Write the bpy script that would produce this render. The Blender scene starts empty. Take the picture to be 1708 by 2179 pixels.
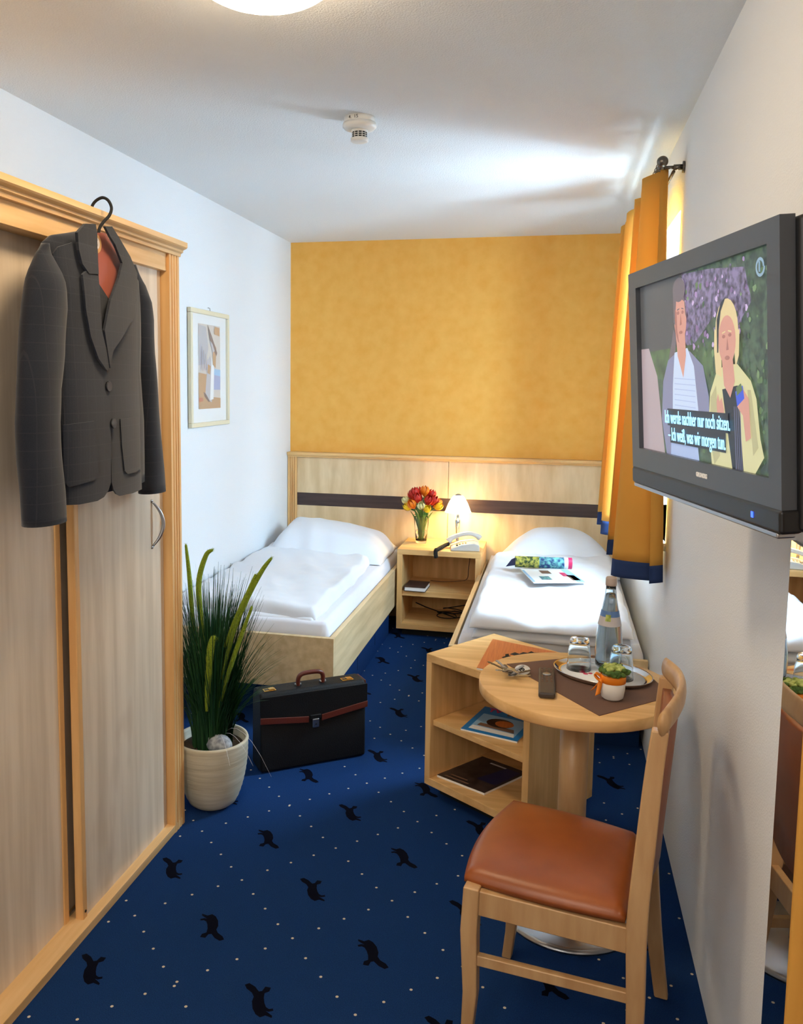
import bpy, bmesh, math, random
from mathutils import Vector, Matrix, noise
random.seed(7)
SC = bpy.context.scene
COL = SC.collection
PI = math.pi

# ------------------------------------------------------------------ camera
H_CAM = 1.600
F_PX, CX, CY = 1797.77, 762.23, 995.74
YAW, PITCH, ROLL = -0.22970, -0.10046, 0.01068
cy_, sy_, cp_, sp_ = math.cos(YAW), math.sin(YAW), math.cos(PITCH), math.sin(PITCH)
fwd = Vector((sy_*cp_, cy_*cp_, sp_))
rgt = Vector((cy_, -sy_, 0))
upv = rgt.cross(fwd)
cr_, sr_ = math.cos(ROLL), math.sin(ROLL)
r2 = rgt*cr_ + upv*sr_
u2 = -rgt*sr_ + upv*cr_
cam_data = bpy.data.cameras.new('camera')
cam = bpy.data.objects.new('camera', cam_data)
COL.objects.link(cam)
m3 = Matrix((r2, u2, -fwd)).transposed()
cam.matrix_world = Matrix.Translation((0, 0, H_CAM)) @ m3.to_4x4()
cam_data.sensor_fit = 'HORIZONTAL'
cam_data.sensor_width = 36
cam_data.lens = F_PX/1708*36
cam_data.shift_x = (854-CX)/1708
cam_data.shift_y = (CY-1089.5)/1708
cam_data.clip_start = 0.02
SC.camera = cam

# ------------------------------------------------------------------ light and exposure
SC.view_settings.view_transform = 'Standard'
SC.view_settings.look = 'None'
SC.view_settings.gamma = 1
SC.view_settings.use_curve_mapping = False
SC.view_settings.exposure = 1.15
XL, XR, YB, ZC = -1.815, 0.422, 5.657, 2.551      # room shell
YN = -1.3                                          # wall behind the camera
WY0, WY1, WZ0, WZ1 = 3.40, 4.50, 1.00, 2.25        # window opening in the right wall

W = bpy.data.worlds.new('world'); SC.world = W
W.use_nodes = True
nt = W.node_tree
bg = nt.nodes['Background']
bg.inputs['Color'].default_value = (0.60, 0.80, 1.0, 1)
bg.inputs['Strength'].default_value = 4.0

def area(name, loc, rot, sx, sy, power, color, spread=180):
    l = bpy.data.lights.new(name, 'AREA'); l.shape = 'RECTANGLE'; l.size = sx; l.size_y = sy
    l.energy = power; l.color = color; l.spread = math.radians(spread)
    o = bpy.data.objects.new(name, l); o.location = loc; o.rotation_euler = rot
    COL.objects.link(o); return o
# daylight outside the window: sky from slightly above, bright ground bounce from below
area('daylight_sky', (XR+0.62, 3.95, 2.10), (0, math.radians(68), 0), 1.3, 1.5, 265, (0.50, 0.77, 1.0))
area('daylight_ground', (XR+1.0, 3.95, 0.80), (0, math.radians(128), 0), 1.5, 2.1, 80, (0.60, 0.82, 1.0))

# ------------------------------------------------------------------ materials
def nodes(name):
    m = bpy.data.materials.new(name); m.use_nodes = True
    return m, m.node_tree, m.node_tree.nodes['Principled BSDF']
def lin(c):
    return tuple(((x/255)/12.92 if x/255 <= .04045 else ((x/255+.055)/1.055)**2.4) for x in c)
def mat(name, rgb, rough=.6, metal=0, spec=.5, bump=0, bscale=60, sheen=0, coat=0):
    m, t, p = nodes(name)
    p.inputs['Base Color'].default_value = (*lin(rgb), 1)
    p.inputs['Roughness'].default_value = rough
    p.inputs['Metallic'].default_value = metal
    p.inputs['Specular IOR Level'].default_value = spec
    p.inputs['Coat Weight'].default_value = coat
    p.inputs['Sheen Weight'].default_value = sheen
    if bump:
        tc = t.nodes.new('ShaderNodeTexCoord'); n = t.nodes.new('ShaderNodeTexNoise')
        n.inputs['Scale'].default_value = bscale; n.inputs['Detail'].default_value = 4
        b = t.nodes.new('ShaderNodeBump'); b.inputs['Strength'].default_value = bump; b.inputs['Distance'].default_value = .01
        t.links.new(tc.outputs['Object'], n.inputs['Vector']); t.links.new(n.outputs['Fac'], b.inputs['Height'])
        t.links.new(b.outputs['Normal'], p.inputs['Normal'])
    return m
def noisy(name, c1, c2, scale=(1, 1, 1), nscale=6, rough=.6, detail=5, lo=.35, hi=.65, bump=0, spec=.5, coat=0, sheen=0, c3=None):
    m, t, p = nodes(name)
    tc = t.nodes.new('ShaderNodeTexCoord'); mp = t.nodes.new('ShaderNodeMapping')
    mp.inputs['Scale'].default_value = scale
    n = t.nodes.new('ShaderNodeTexNoise'); n.inputs['Scale'].default_value = nscale; n.inputs['Detail'].default_value = detail
    r = t.nodes.new('ShaderNodeValToRGB')
    r.color_ramp.elements[0].position = lo; r.color_ramp.elements[0].color = (*lin(c1), 1)
    r.color_ramp.elements[1].position = hi; r.color_ramp.elements[1].color = (*lin(c2), 1)
    t.links.new(tc.outputs['Object'], mp.inputs['Vector']); t.links.new(mp.outputs['Vector'], n.inputs['Vector'])
    t.links.new(n.outputs['Fac'], r.inputs['Fac']); 
    out = r.outputs['Color']
    if c3:   # sparse knots / flecks
        n2 = t.nodes.new('ShaderNodeTexNoise'); n2.inputs['Scale'].default_value = 2.4; n2.inputs['Detail'].default_value = 3
        mp2 = t.nodes.new('ShaderNodeMapping'); mp2.inputs['Scale'].default_value = tuple(1+ (s-1)*.22 for s in scale)
        r2_ = t.nodes.new('ShaderNodeValToRGB')
        r2_.color_ramp.elements[0].position = .62; r2_.color_ramp.elements[0].color = (0, 0, 0, 1)
        r2_.color_ramp.elements[1].position = .78; r2_.color_ramp.elements[1].color = (.7, .7, .7, 1)
        mx = t.nodes.new('ShaderNodeMix'); mx.data_type = 'RGBA'
        t.links.new(tc.outputs['Object'], mp2.inputs['Vector']); t.links.new(mp2.outputs['Vector'], n2.inputs['Vector'])
        t.links.new(n2.outputs['Fac'], r2_.inputs['Fac']); t.links.new(r2_.outputs['Color'], mx.inputs['Factor'])
        t.links.new(out, mx.inputs['A']); mx.inputs['B'].default_value = (*lin(c3), 1)
        out = mx.outputs['Result']
    t.links.new(out, p.inputs['Base Color'])
    p.inputs['Roughness'].default_value = rough; p.inputs['Specular IOR Level'].default_value = spec
    p.inputs['Coat Weight'].default_value = coat; p.inputs['Sheen Weight'].default_value = sheen
    if bump:
        b = t.nodes.new('ShaderNodeBump'); b.inputs['Strength'].default_value = bump; b.inputs['Distance'].default_value = .005
        t.links.new(n.outputs['Fac'], b.inputs['Height']); t.links.new(b.outputs['Normal'], p.inputs['Normal'])
    return m
def emis(name, rgb, s):
    m, t, p = nodes(name)
    p.inputs['Base Color'].default_value = (*lin(rgb), 1)
    p.inputs['Emission Color'].default_value = (*lin(rgb), 1); p.inputs['Emission Strength'].default_value = s
    p.inputs['Roughness'].default_value = .35
    return m
def glass(name, rgb, rough=0.0, ior=1.45):
    m, t, p = nodes(name)
    p.inputs['Base Color'].default_value = (*lin(rgb), 1); p.inputs['Transmission Weight'].default_value = 1
    p.inputs['Roughness'].default_value = rough; p.inputs['IOR'].default_value = ior
    return m
def thin(name, rgb, alpha, rough=.05):
    m, t, p = nodes(name)
    p.inputs['Base Color'].default_value = (*lin(rgb), 1); p.inputs['Alpha'].default_value = alpha; p.inputs['Roughness'].default_value = rough
    return m
def cloth(name, rgb, transl=.35, bump=.25, bscale=400):
    m, t, p = nodes(name)
    p.inputs['Base Color'].default_value = (*lin(rgb), 1); p.inputs['Roughness'].default_value = .85; p.inputs['Specular IOR Level'].default_value = .15
    tr = t.nodes.new('ShaderNodeBsdfTranslucent'); tr.inputs['Color'].default_value = (*lin(rgb), 1)
    mx = t.nodes.new('ShaderNodeMixShader'); mx.inputs['Fac'].default_value = transl
    o = t.nodes['Material Output']
    t.links.new(p.outputs[0], mx.inputs[1]); t.links.new(tr.outputs[0], mx.inputs[2]); t.links.new(mx.outputs[0], o.inputs['Surface'])
    return m

M = {}
M['wall'] = mat('wall_paint', (232, 235, 238), .9, bump=.25, bscale=220, spec=.2)
M['ceil'] = mat('ceiling_plaster', (230, 233, 235), .75, bump=.35, bscale=180, spec=.3)
M['orange'] = noisy('orange_sponged_paint', (238, 172, 78), (246, 188, 98), nscale=14, rough=.9, detail=12, lo=.25, hi=.75, spec=.2)
M['wood_v'] = noisy('maple_vertical', (214, 166, 104), (236, 192, 130), scale=(9, 9, .7), nscale=3, rough=.45, spec=.35, c3=(200, 150, 92))
M['wood_y'] = noisy('maple_along_room', (214, 166, 104), (236, 192, 130), scale=(9, .7, 9), nscale=3, rough=.45, spec=.35)
M['wood_x'] = noisy('maple_across_room', (214, 166, 104), (236, 192, 130), scale=(.7, 9, 9), nscale=3, rough=.45, spec=.35)
M['door'] = noisy('maple_door_veneer', (212, 192, 166), (232, 214, 190), scale=(8, 8, .5), nscale=3, rough=.5, spec=.3, c3=(190, 162, 134))
M['honey'] = noisy('honey_maple_frame', (220, 166, 104), (238, 192, 130), scale=(9, 9, .6), nscale=3, rough=.4, spec=.4)
M['honey_y'] = noisy('honey_maple_cornice', (216, 172, 114), (236, 198, 144), scale=(9, .6, 9), nscale=3, rough=.4, spec=.4)
M['hb'] = noisy('headboard_maple', (214, 184, 140), (232, 206, 166), scale=(5, 5, 1.0), nscale=3, rough=.5, spec=.3, c3=(200, 168, 124))
M['bedwood'] = noisy('pale_maple_bed', (204, 176, 132), (224, 198, 156), scale=(9, .8, 9), nscale=3, rough=.45, spec=.35)
M['chairwood'] = noisy('beech_chair', (186, 142, 94), (205, 165, 116), scale=(6, 6, 1), nscale=4, rough=.35, spec=.5)
M['dark'] = noisy('wenge_band', (58, 42, 40), (74, 56, 52), scale=(.6, 8, 8), nscale=6, rough=.5)
M['linen'] = mat('white_linen', (222, 223, 228), .9, bump=.08, bscale=30, spec=.15, sheen=.2)
M['sheet'] = mat('white_sheet', (222, 222, 229), .9, bump=.06, bscale=25, spec=.15)
M['carpet'] = noisy('blue_carpet', (22, 46, 90), (32, 64, 114), nscale=420, rough=1, detail=2, lo=.3, hi=.7, bump=.6, spec=.03)
M['cdot'] = mat('carpet_beige_dot', (214, 200, 178), 1, spec=.05)
M['chorse'] = mat('carpet_black_figure', (12, 14, 26), 1, spec=.03)
M['black'] = mat('black_plastic', (22, 22, 24), .35)
M['blackmatte'] = mat('black_matte', (14, 14, 15), .8)
M['tvgrey'] = mat('tv_grey_bezel', (70, 74, 80), .32, spec=.5)
M['tvside'] = mat('tv_dark_side', (20, 20, 21), .45)
M['steel'] = mat('brushed_steel', (176, 176, 178), .28, metal=1)
M['darksteel'] = mat('dark_nickel', (112, 106, 98), .32, metal=1)
M['chrome'] = mat('chrome', (215, 215, 215), .12, metal=1)
M['gold'] = mat('brass', (212, 170, 84), .25, metal=1)
M['brass_br'] = mat('bronze_metal', (150, 110, 76), .3, metal=1)
M['leather_seat'] = noisy('cognac_leather', (132, 66, 24), (160, 86, 36), nscale=7, rough=.38, lo=.3, hi=.75, bump=.05, spec=.5)
M['leather_black'] = mat('black_leather', (8, 8, 9), .58, spec=.3, bump=.25, bscale=260)
M['leather_brown'] = mat('red_brown_leather', (92, 38, 26), .4, bump=.1, bscale=200)
M['curtain'] = cloth('ochre_curtain', (222, 166, 78), .26)
M['hem'] = cloth('blue_hem', (44, 62, 104), .12)
M['phonegrey'] = mat('pale_grey_plastic', (196, 194, 190), .4)
M['white'] = mat('white_plastic', (232, 230, 224), .4)
M['cream'] = mat('cream_lacquer', (226, 218, 190), .4)
M['paper'] = mat('white_paper', (240, 240, 238), .7)
M['pot'] = noisy('ribbed_cream_ceramic', (188, 176, 150), (208, 198, 174), scale=(1, 1, 14), nscale=5, rough=.55, bump=.35)
M['soil'] = mat('brown_soil', (62, 44, 26), 1, bump=.8, bscale=90)
M['stone'] = noisy('grey_stone', (120, 124, 130), (178, 182, 186), nscale=60, rough=.9, bump=.3)
M['grass1'] = mat('deep_green_blade', (26, 62, 34), .5, spec=.3)
M['grass2'] = mat('mid_green_blade', (44, 84, 44), .5, spec=.3)
M['plume'] = mat('lime_plume', (136, 156, 32), .9, bump=.8, bscale=200)
M['waterglass'] = glass('clear_glass', (244, 250, 252))
M['bottleglass'] = glass('bluish_bottle_glass', (228, 240, 248))
M['leaf'] = mat('tulip_leaf', (92, 140, 62), .5)
M['tred'] = mat('red_petal', (196, 36, 20), .5)
M['torange'] = mat('orange_petal', (240, 128, 18), .5)
M['tyellow'] = mat('yellow_petal', (246, 208, 30), .5)
M['tcream'] = mat('cream_petal', (226, 222, 160), .5)
M['runner'] = mat('brown_runner', (112, 82, 66), .9, bump=.3, bscale=500)
M['orangelea'] = noisy('orange_wood_cover', (196, 104, 44), (212, 122, 58), scale=(40, 2, 2), nscale=4, rough=.5)
M['ribbon'] = mat('orange_ribbon', (244, 140, 30), .6)
M['moss'] = noisy('pale_green_rosette', (120, 140, 48), (196, 204, 120), nscale=60, rough=.8)
M['moss_d'] = noisy('dark_green_rosette', (54, 84, 26), (96, 122, 46), nscale=60, rough=.8)
M['bluecover'] = mat('blue_magazine_cover', (30, 132, 206), .35)
M['skyblue'] = mat('pale_blue_print', (150, 196, 232), .4)
M['magenta'] = mat('magenta_print', (214, 34, 92), .4)
M['navy'] = mat('navy_print', (28, 34, 78), .4)
M['green_print'] = noisy('landscape_print', (40, 74, 44), (196, 196, 90), nscale=55, rough=.4, lo=.4, hi=.6)
M['bluegreen_print'] = noisy('blue_landscape_print', (24, 60, 120), (120, 196, 190), nscale=50, rough=.4, lo=.4, hi=.6)
M['darkprint'] = noisy('dark_cover_print', (34, 26, 26), (64, 52, 50), nscale=30, rough=.35)
M['tanprint'] = mat('tan_print', (196, 150, 96), .7)
M['greyprint'] = mat('grey_print', (190, 184, 184), .7)
M['lilacprint'] = mat('lilac_print', (168, 172, 206), .7)
M['brownprint'] = mat('brown_print', (122, 92, 74), .7)
M['beigeprint'] = mat('beige_print', (216, 204, 190), .7)
M['mirror'] = mat('mirror_silver', (236, 236, 236), .01, metal=1)
M['rust'] = mat('rust_lining', (150, 66, 38), .45, sheen=.3)
M['hangerwood'] = mat('hanger_wood', (168, 104, 62), .5)

# jacket tweed: dark grey with a faint window check
m, t, p = nodes('charcoal_check_tweed')
tc = t.nodes.new('ShaderNodeTexCoord'); sx = t.nodes.new('ShaderNodeSeparateXYZ'); t.links.new(tc.outputs['Object'], sx.inputs[0])
def _line(sock, period, width):
    a = t.nodes.new('ShaderNodeMath'); a.operation = 'FRACT'
    b = t.nodes.new('ShaderNodeMath'); b.operation = 'MULTIPLY'; b.inputs[1].default_value = 1/period
    c = t.nodes.new('ShaderNodeMath'); c.operation = 'LESS_THAN'; c.inputs[1].default_value = width
    t.links.new(sock, b.inputs[0]); t.links.new(b.outputs[0], a.inputs[0]); t.links.new(a.outputs[0], c.inputs[0]); return c.outputs[0]
l1 = _line(sx.outputs['Y'], .036, .05); l2 = _line(sx.outputs['Z'], .042, .05)
mxx = t.nodes.new('ShaderNodeMath'); mxx.operation = 'MAXIMUM'; t.links.new(l1, mxx.inputs[0]); t.links.new(l2, mxx.inputs[1])
nz = t.nodes.new('ShaderNodeTexNoise'); nz.inputs['Scale'].default_value = 500; t.links.new(tc.outputs['Object'], nz.inputs['Vector'])
rp = t.nodes.new('ShaderNodeValToRGB'); rp.color_ramp.elements[0].color = (*lin((23, 26, 33)), 1); rp.color_ramp.elements[1].color = (*lin((40, 44, 54)), 1)
t.links.new(nz.outputs['Fac'], rp.inputs['Fac'])
mc = t.nodes.new('ShaderNodeMix'); mc.data_type = 'RGBA'; mc.inputs['B'].default_value = (*lin((86, 84, 88)), 1)
fm = t.nodes.new('ShaderNodeMath'); fm.operation = 'MULTIPLY'; fm.inputs[1].default_value = .11; t.links.new(mxx.outputs[0], fm.inputs[0])
t.links.new(fm.outputs[0], mc.inputs['Factor']); t.links.new(rp.outputs['Color'], mc.inputs['A']); t.links.new(mc.outputs['Result'], p.inputs['Base Color'])
p.inputs['Roughness'].default_value = .9; p.inputs['Sheen Weight'].default_value = .25; p.inputs['Specular IOR Level'].default_value = .2
M['tweed'] = m

# ------------------------------------------------------------------ mesh helpers
class MB:
    """collects simple shapes (world coordinates) into one mesh"""
    def __init__(s): s.v = []; s.f = []; s.mi = []; s.sm = []
    def add(s, vs, fs, mi=0, smooth=False):
        o = len(s.v); s.v += [tuple(v) for v in vs]
        for f in fs: s.f.append([o+i for i in f]); s.mi.append(mi); s.sm.append(smooth)
        return s
    def box(s, x0, x1, y0, y1, z0, z1, mi=0, M_=None):
        vs = [Vector((x, y, z)) for z in (z0, z1) for y in (y0, y1) for x in (x0, x1)]
        if M_: vs = [M_ @ v for v in vs]
        return s.add(vs, [(0, 2, 3, 1), (4, 5, 7, 6), (0, 1, 5, 4), (2, 6, 7, 3), (0, 4, 6, 2), (1, 3, 7, 5)], mi)
    def prism(s, pts, ax, a0, a1, mi=0, M_=None):
        """polygon pts (2D) extruded along axis ax from a0 to a1"""
        n = len(pts); vs = []
        for a in (a0, a1):
            for (u, w) in pts:
                v = Vector((a, u, w)) if ax == 'x' else Vector((u, a, w)) if ax == 'y' else Vector((u, w, a))
                vs.append(M_ @ v if M_ else v)
        fs = [list(range(n))[::-1], list(range(n, 2*n))] + [(i, (i+1) % n, n+(i+1) % n, n+i) for i in range(n)]
        return s.add(vs, fs, mi)
    def rings(s, R, cap=True, mi=0, smooth=True, closed=True):
        """loft a list of rings (equal length)"""
        n = len(R[0]); vs = [p for r in R for p in r]; fs = []
        for k in range(len(R)-1):
            for i in range(n if closed else n-1):
                j = (i+1) % n; fs.append((k*n+i, k*n+j, (k+1)*n+j, (k+1)*n+i))
        if cap:
            fs.append(list(range(n))[::-1]); fs.append([(len(R)-1)*n+i for i in range(n)])
        return s.add(vs, fs, mi, smooth)
    def lathe(s, prof, c, n=40, mi=0, M_=None, sx=1, sy=1):
        """profile [(r, z)] around the vertical through c"""
        R = []
        for r, z in prof:
            R.append([Vector((r*sx*math.cos(2*PI*i/n), r*sy*math.sin(2*PI*i/n), z)) for i in range(n)])
        R = [[(M_ @ p if M_ else p) + Vector(c) for p in r] for r in R]
        return s.rings(R, True, mi)
    def tube(s, pts, r, n=10, mi=0, cap=True):
        pts = [Vector(p) for p in pts]; R = []; up = None
        for i, p in enumerate(pts):
            d = (pts[min(i+1, len(pts)-1)] - pts[max(i-1, 0)]).normalized()
            if up is None:
                a = Vector((0, 0, 1)) if abs(d.z) < .9 else Vector((1, 0, 0)); up = d.cross(a).normalized()
            up = (up - d*up.dot(d)).normalized(); w = d.cross(up)
            rr = r[i] if isinstance(r, (list, tuple)) else r
            R.append([p + up*rr*math.cos(2*PI*k/n) + w*rr*math.sin(2*PI*k/n) for k in range(n)])
        return s.rings(R, cap, mi)
    def ball(s, c, rx, ry=None, rz=None, n=20, m=12, mi=0, M_=None):
        ry = ry or rx; rz = rz or rx; R = []
        for k in range(m+1):
            t_ = PI*k/m; rr = max(math.sin(t_), .001)
            ring = [Vector((rx*rr*math.cos(2*PI*i/n), ry*rr*math.sin(2*PI*i/n), -rz*math.cos(t_))) for i in range(n)]
            R.append([(M_ @ p if M_ else p) + Vector(c) for p in ring])
        return s.rings(R, True, mi)
    def build(s, name, mats, parent=None, bevel=0, sub=0, smooth=None, seg=2):
        me = bpy.data.meshes.new(name)
        off = parent.matrix_world_loc if hasattr(parent, 'matrix_world_loc') else None
        base = Vector((0, 0, 0)); q = parent
        while q is not None: base += q.location; q = q.parent
        me.from_pydata([Vector(v)-base for v in s.v], [], s.f)
        for m_ in (mats if isinstance(mats, (list, tuple)) else [mats]): me.materials.append(m_)
        for pl, mi, sm in zip(me.polygons, s.mi, s.sm): pl.material_index = mi; pl.use_smooth = sm
        bm = bmesh.new(); bm.from_mesh(me); bmesh.ops.recalc_face_normals(bm, faces=bm.faces); bm.to_mesh(me); bm.free()
        o = bpy.data.objects.new(name, me); COL.objects.link(o)
        if parent: o.parent = parent
        if bevel:
            md = o.modifiers.new('bevel', 'BEVEL'); md.width = bevel; md.segments = seg; md.limit_method = 'ANGLE'; md.angle_limit = math.radians(40)
            for pl in me.polygons: pl.use_smooth = True
            md.harden_normals = True
        if sub:
            md = o.modifiers.new('sub', 'SUBSURF'); md.levels = sub; md.render_levels = sub
            for pl in me.polygons: pl.use_smooth = True
        return o
def root(name, loc, label, cat, group=None):
    o = bpy.data.objects.new(name, None); o.location = loc; o.empty_display_size = .05; COL.objects.link(o)
    o['label'] = label; o['category'] = cat
    if group: o['group'] = group
    return o
def tag(o, label, cat, group=None):
    o['label'] = label; o['category'] = cat
    if group: o['group'] = group
    return o
def struct(o): o['kind'] = 'structure'; return o
def dup(r, loc, label=None, group=None):
    c = r.copy(); COL.objects.link(c); c.location = loc
    if label: c['label'] = label
    if group: c['group'] = group
    for ch in list(r.children):
        d = ch.copy(); COL.objects.link(d); d.parent = c
        for g in list(ch.children):
            e = g.copy(); COL.objects.link(e); e.parent = d
    return c
def frame_m(o, ax, up=Vector((0, 0, 1))):
    """matrix with local x=ax, local z=up, origin o"""
    ax = Vector(ax).normalized(); up = Vector(up); ay = up.cross(ax).normalized(); az = ax.cross(ay).normalized()
    return Matrix(((ax.x, ay.x, az.x, o[0]), (ax.y, ay.y, az.y, o[1]), (ax.z, ay.z, az.z, o[2]), (0, 0, 0, 1)))
def text(mb, body, size, M_, mi=0, align='CENTER', sx=1, ext=.0004, bold=0):
    cu = bpy.data.curves.new('t', 'FONT'); cu.body = body; cu.size = size; cu.align_x = align; cu.align_y = 'CENTER'; cu.extrude = ext; cu.offset = bold
    o = bpy.data.objects.new('t', cu); COL.objects.link(o)
    dg = bpy.context.evaluated_depsgraph_get(); me = bpy.data.meshes.new_from_object(o.evaluated_get(dg))
    vs = [M_ @ Vector((v.co.x*sx, v.co.y, v.co.z)) for v in me.vertices]
    mb.add(vs, [list(p_.vertices) for p_ in me.polygons], mi)
    bpy.data.objects.remove(o); bpy.data.meshes.remove(me); bpy.data.curves.remove(cu)
    return mb

# ------------------------------------------------------------------ room shell
# floor: carpet with woven figures on the lattice measured from the room
fl = MB(); fl.box(XL-.1, XR+.1, YN-.1, YB+.1, -.06, 0, 0)
HORSE = [(-.048, -.048), (-.040, -.034), (-.020, -.026), (-.016, -.010), (-.018, .006), (-.024, .018), (-.036, .022), (-.052, .018), (-.054, .025), (-.034, .031), (-.022, .030), (-.048, .041), (-.046, .048),
         (-.020, .044), (.002, .053), (.020, .046), (.032, .030), (.034, .008), (.026, -.008), (.034, -.020), (.056, -.030), (.064, -.042), (.044, -.050), (.020, -.042), (.004, -.028), (-.010, -.032), (-.024, -.048)]
def figure(cx, cy, flip, z=.0006):
    s_ = -1 if flip else 1
    n = len(HORSE)
    vs = [(cx+s_*(.66*a-.40*b), cy+1.06*s_*b, z) for a, b in HORSE]
    fl.add(vs, [list(range(n))], 2)
for i in range(-5, 6):
    for k in range(-2, 16):
        x = -.700 + .2415*i; y = 1.937 + .4975*k + (.247 if i % 2 else 0)
        if XL+.06 < x < XR-.06 and YN+.1 < y < YB-.1: figure(x, y, i % 2 == 0)
seen = set()
def dot(x, y):
    key = (round(x/.03), round(y/.03))
    if key in seen or not (XL+.01 < x < XR-.01 and YN+.05 < y < YB-.05): return
    seen.add(key); r = .0045
    fl.add([(x+r*math.cos(a*PI/3), y+r*math.sin(a*PI/3), .0008) for a in range(6)], [list(range(6))], 1)
for mm in range(-16, 14):
    for k in range(-30, 40):
        x = -1.061 + .0613*k
        dot(x, 1.984 + .4955*mm - x); dot(x+.0, 3.867 + .4905*mm + x)
struct(fl.build('floor', [M['carpet'], M['cdot'], M['chorse']]))

struct(MB().box(XL-.1, XR+.1, YN-.1, YB+.1, ZC, ZC+.1).build('ceiling', M['ceil']))
struct(MB().box(XL-.1, XL, YN, YB, 0, ZC).build('wall_left', M['wall']))
struct(MB().box(XL-.1, XR+.1, YB, YB+.1, 0, ZC).build('wall_back', M['orange']))
struct(MB().box(XL-.1, XR+.1, YN-.1, YN, 0, ZC).build('wall_front', M['wall']))
TH = .30
wr = MB()
wr.box(XR, XR+TH, YN, WY0, 0, ZC).box(XR, XR+TH, WY1, YB, 0, ZC).box(XR, XR+TH, WY0, WY1, 0, WZ0).box(XR, XR+TH, WY0, WY1, WZ1, ZC)
struct(wr.build('wall_right', M['wall']))
# window
wf = MB(); XW = XR+.20
wf.box(XW, XW+.06, WY0, WY0+.06, WZ0, WZ1).box(XW, XW+.06, WY1-.06, WY1, WZ0, WZ1).box(XW, XW+.06, WY0+.06, WY1-.06, WZ0, WZ0+.06).box(XW, XW+.06, WY0+.06, WY1-.06, WZ1-.06, WZ1)
wf.box(XW, XW+.06, 3.92, 3.98, WZ0+.06, WZ1-.06)
win = struct(wf.build('window_1', M['white'], bevel=.004))
gl = MB().box(XW+.025, XW+.031, WY0+.06, WY1-.06, WZ0+.06, WZ1-.06).build('window_pane', thin('window_glass', (230, 240, 245), .06), win)
struct(MB().box(XR-.02, XR+.20, WY0-.03, WY1+.03, WZ0-.03, WZ0).build('trim_1', M['white'], bevel=.004))
# wooden threshold at the near left end of the carpet
struct(MB().box(-1.26, -.6, 1.10, 1.50, .0, .006).build('trim_2', M['brownprint'], bevel=.002))

# ------------------------------------------------------------------ wardrobe
X0 = -1.27
wa = root('wardrobe', (-1.54, 1.7, 0), 'large light maple wardrobe with two sliding doors along the left wall', 'wardrobe')
WYA, WYB = .55, 2.715
MB().box(XL+.004, X0-.09, WYA, WYB, .03, 2.02).build('body', M['door'], wa, bevel=.002)
MB().box(XL+.004, X0-.001, WYA, WYB-.002, 0, .028).build('base_track', M['honey_y'], wa, bevel=.002)
MB().box(X0-.082, X0-.076, WYA, WYB-.075, .028, .034).build('rail', M['steel'], wa)
# end post with three flutes
def flutes(y0, y1, x, depth=.006, gl_=((.2, .30), (.45, .55), (.70, .80))):
    pts = [(x-.10, y0), (x, y0)]
    for a, b in gl_:
        ya, yb = y0+(y1-y0)*a, y0+(y1-y0)*b
        pts += [(x, ya), (x-depth, ya+.001), (x-depth, yb-.001), (x, yb)]
    pts += [(x, y1), (x-.10, y1)]
    return pts
pm = MB(); pm.prism(flutes(2.640, WYB, X0), 'z', 0, 2.022); pm.build('end_post', M['honey'], wa)
MB().box(X0-.07, X0-.010, WYA, 2.640, 1.963, 2.022).build('fascia', M['honey_y'], wa, bevel=.001)
cm = MB(); prof = [(X0-.11, 2.020), (X0+.004, 2.020), (X0+.006, 2.030), (X0+.014, 2.034), (X0+.014, 2.041), (X0+.026, 2.046), (X0+.030, 2.050), (X0+.030, 2.066), (X0-.11, 2.066)]
cm.prism(prof, 'y', WYA-.01, WYB+.005)
cm.box(XL+.004, X0-.11, WYA-.01, WYB+.005, 2.020, 2.064)
cm.build('cornice', M['honey_y'], wa)
def wdoor(x, y0, y1, z0, strip):
    d = MB().box(x-.018, x, y0+.024, y1, z0, 1.975).build('door', M['door'], wa, bevel=.001)
    MB().box(x-.022, x+.004, y0, y0+.024, z0, 1.975).build('edge_strip', M['honey'], d, bevel=.003)
    if strip: MB().box(x-.022, x+.004, y1-.0005, y1+.024, z0, 1.975).build('edge_strip', M['honey'], d, bevel=.003)
    return d
dR = wdoor(-1.302, 2.083, 2.636, .024, False)
dL = wdoor(-1.340, 1.20, 2.050, .024, True)
hm = MB()
pts = []; 
for k in range(17):
    a = -1+2*k/16; pts.append((-1.302+.030*(1-a*a), 2.552+.026*(1-a*a), 1.124+.078*a))
hm.tube(pts, [.003+.0035*(1-(-1+2*k/16)**2) for k in range(17)], 10)
hm.ball(pts[0], .006).ball(pts[-1], .006)
hm.build('handle', M['steel'], dR)
MB().lathe([(.0001, 0), (.004, 0), (.004, .002), (.0001, .002)], (-1.297, 2.094, .05), 12, M_=Matrix.Rotation(PI/2, 3, 'Y').to_4x4()).build('screw', M['blackmatte'], dR)

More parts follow.
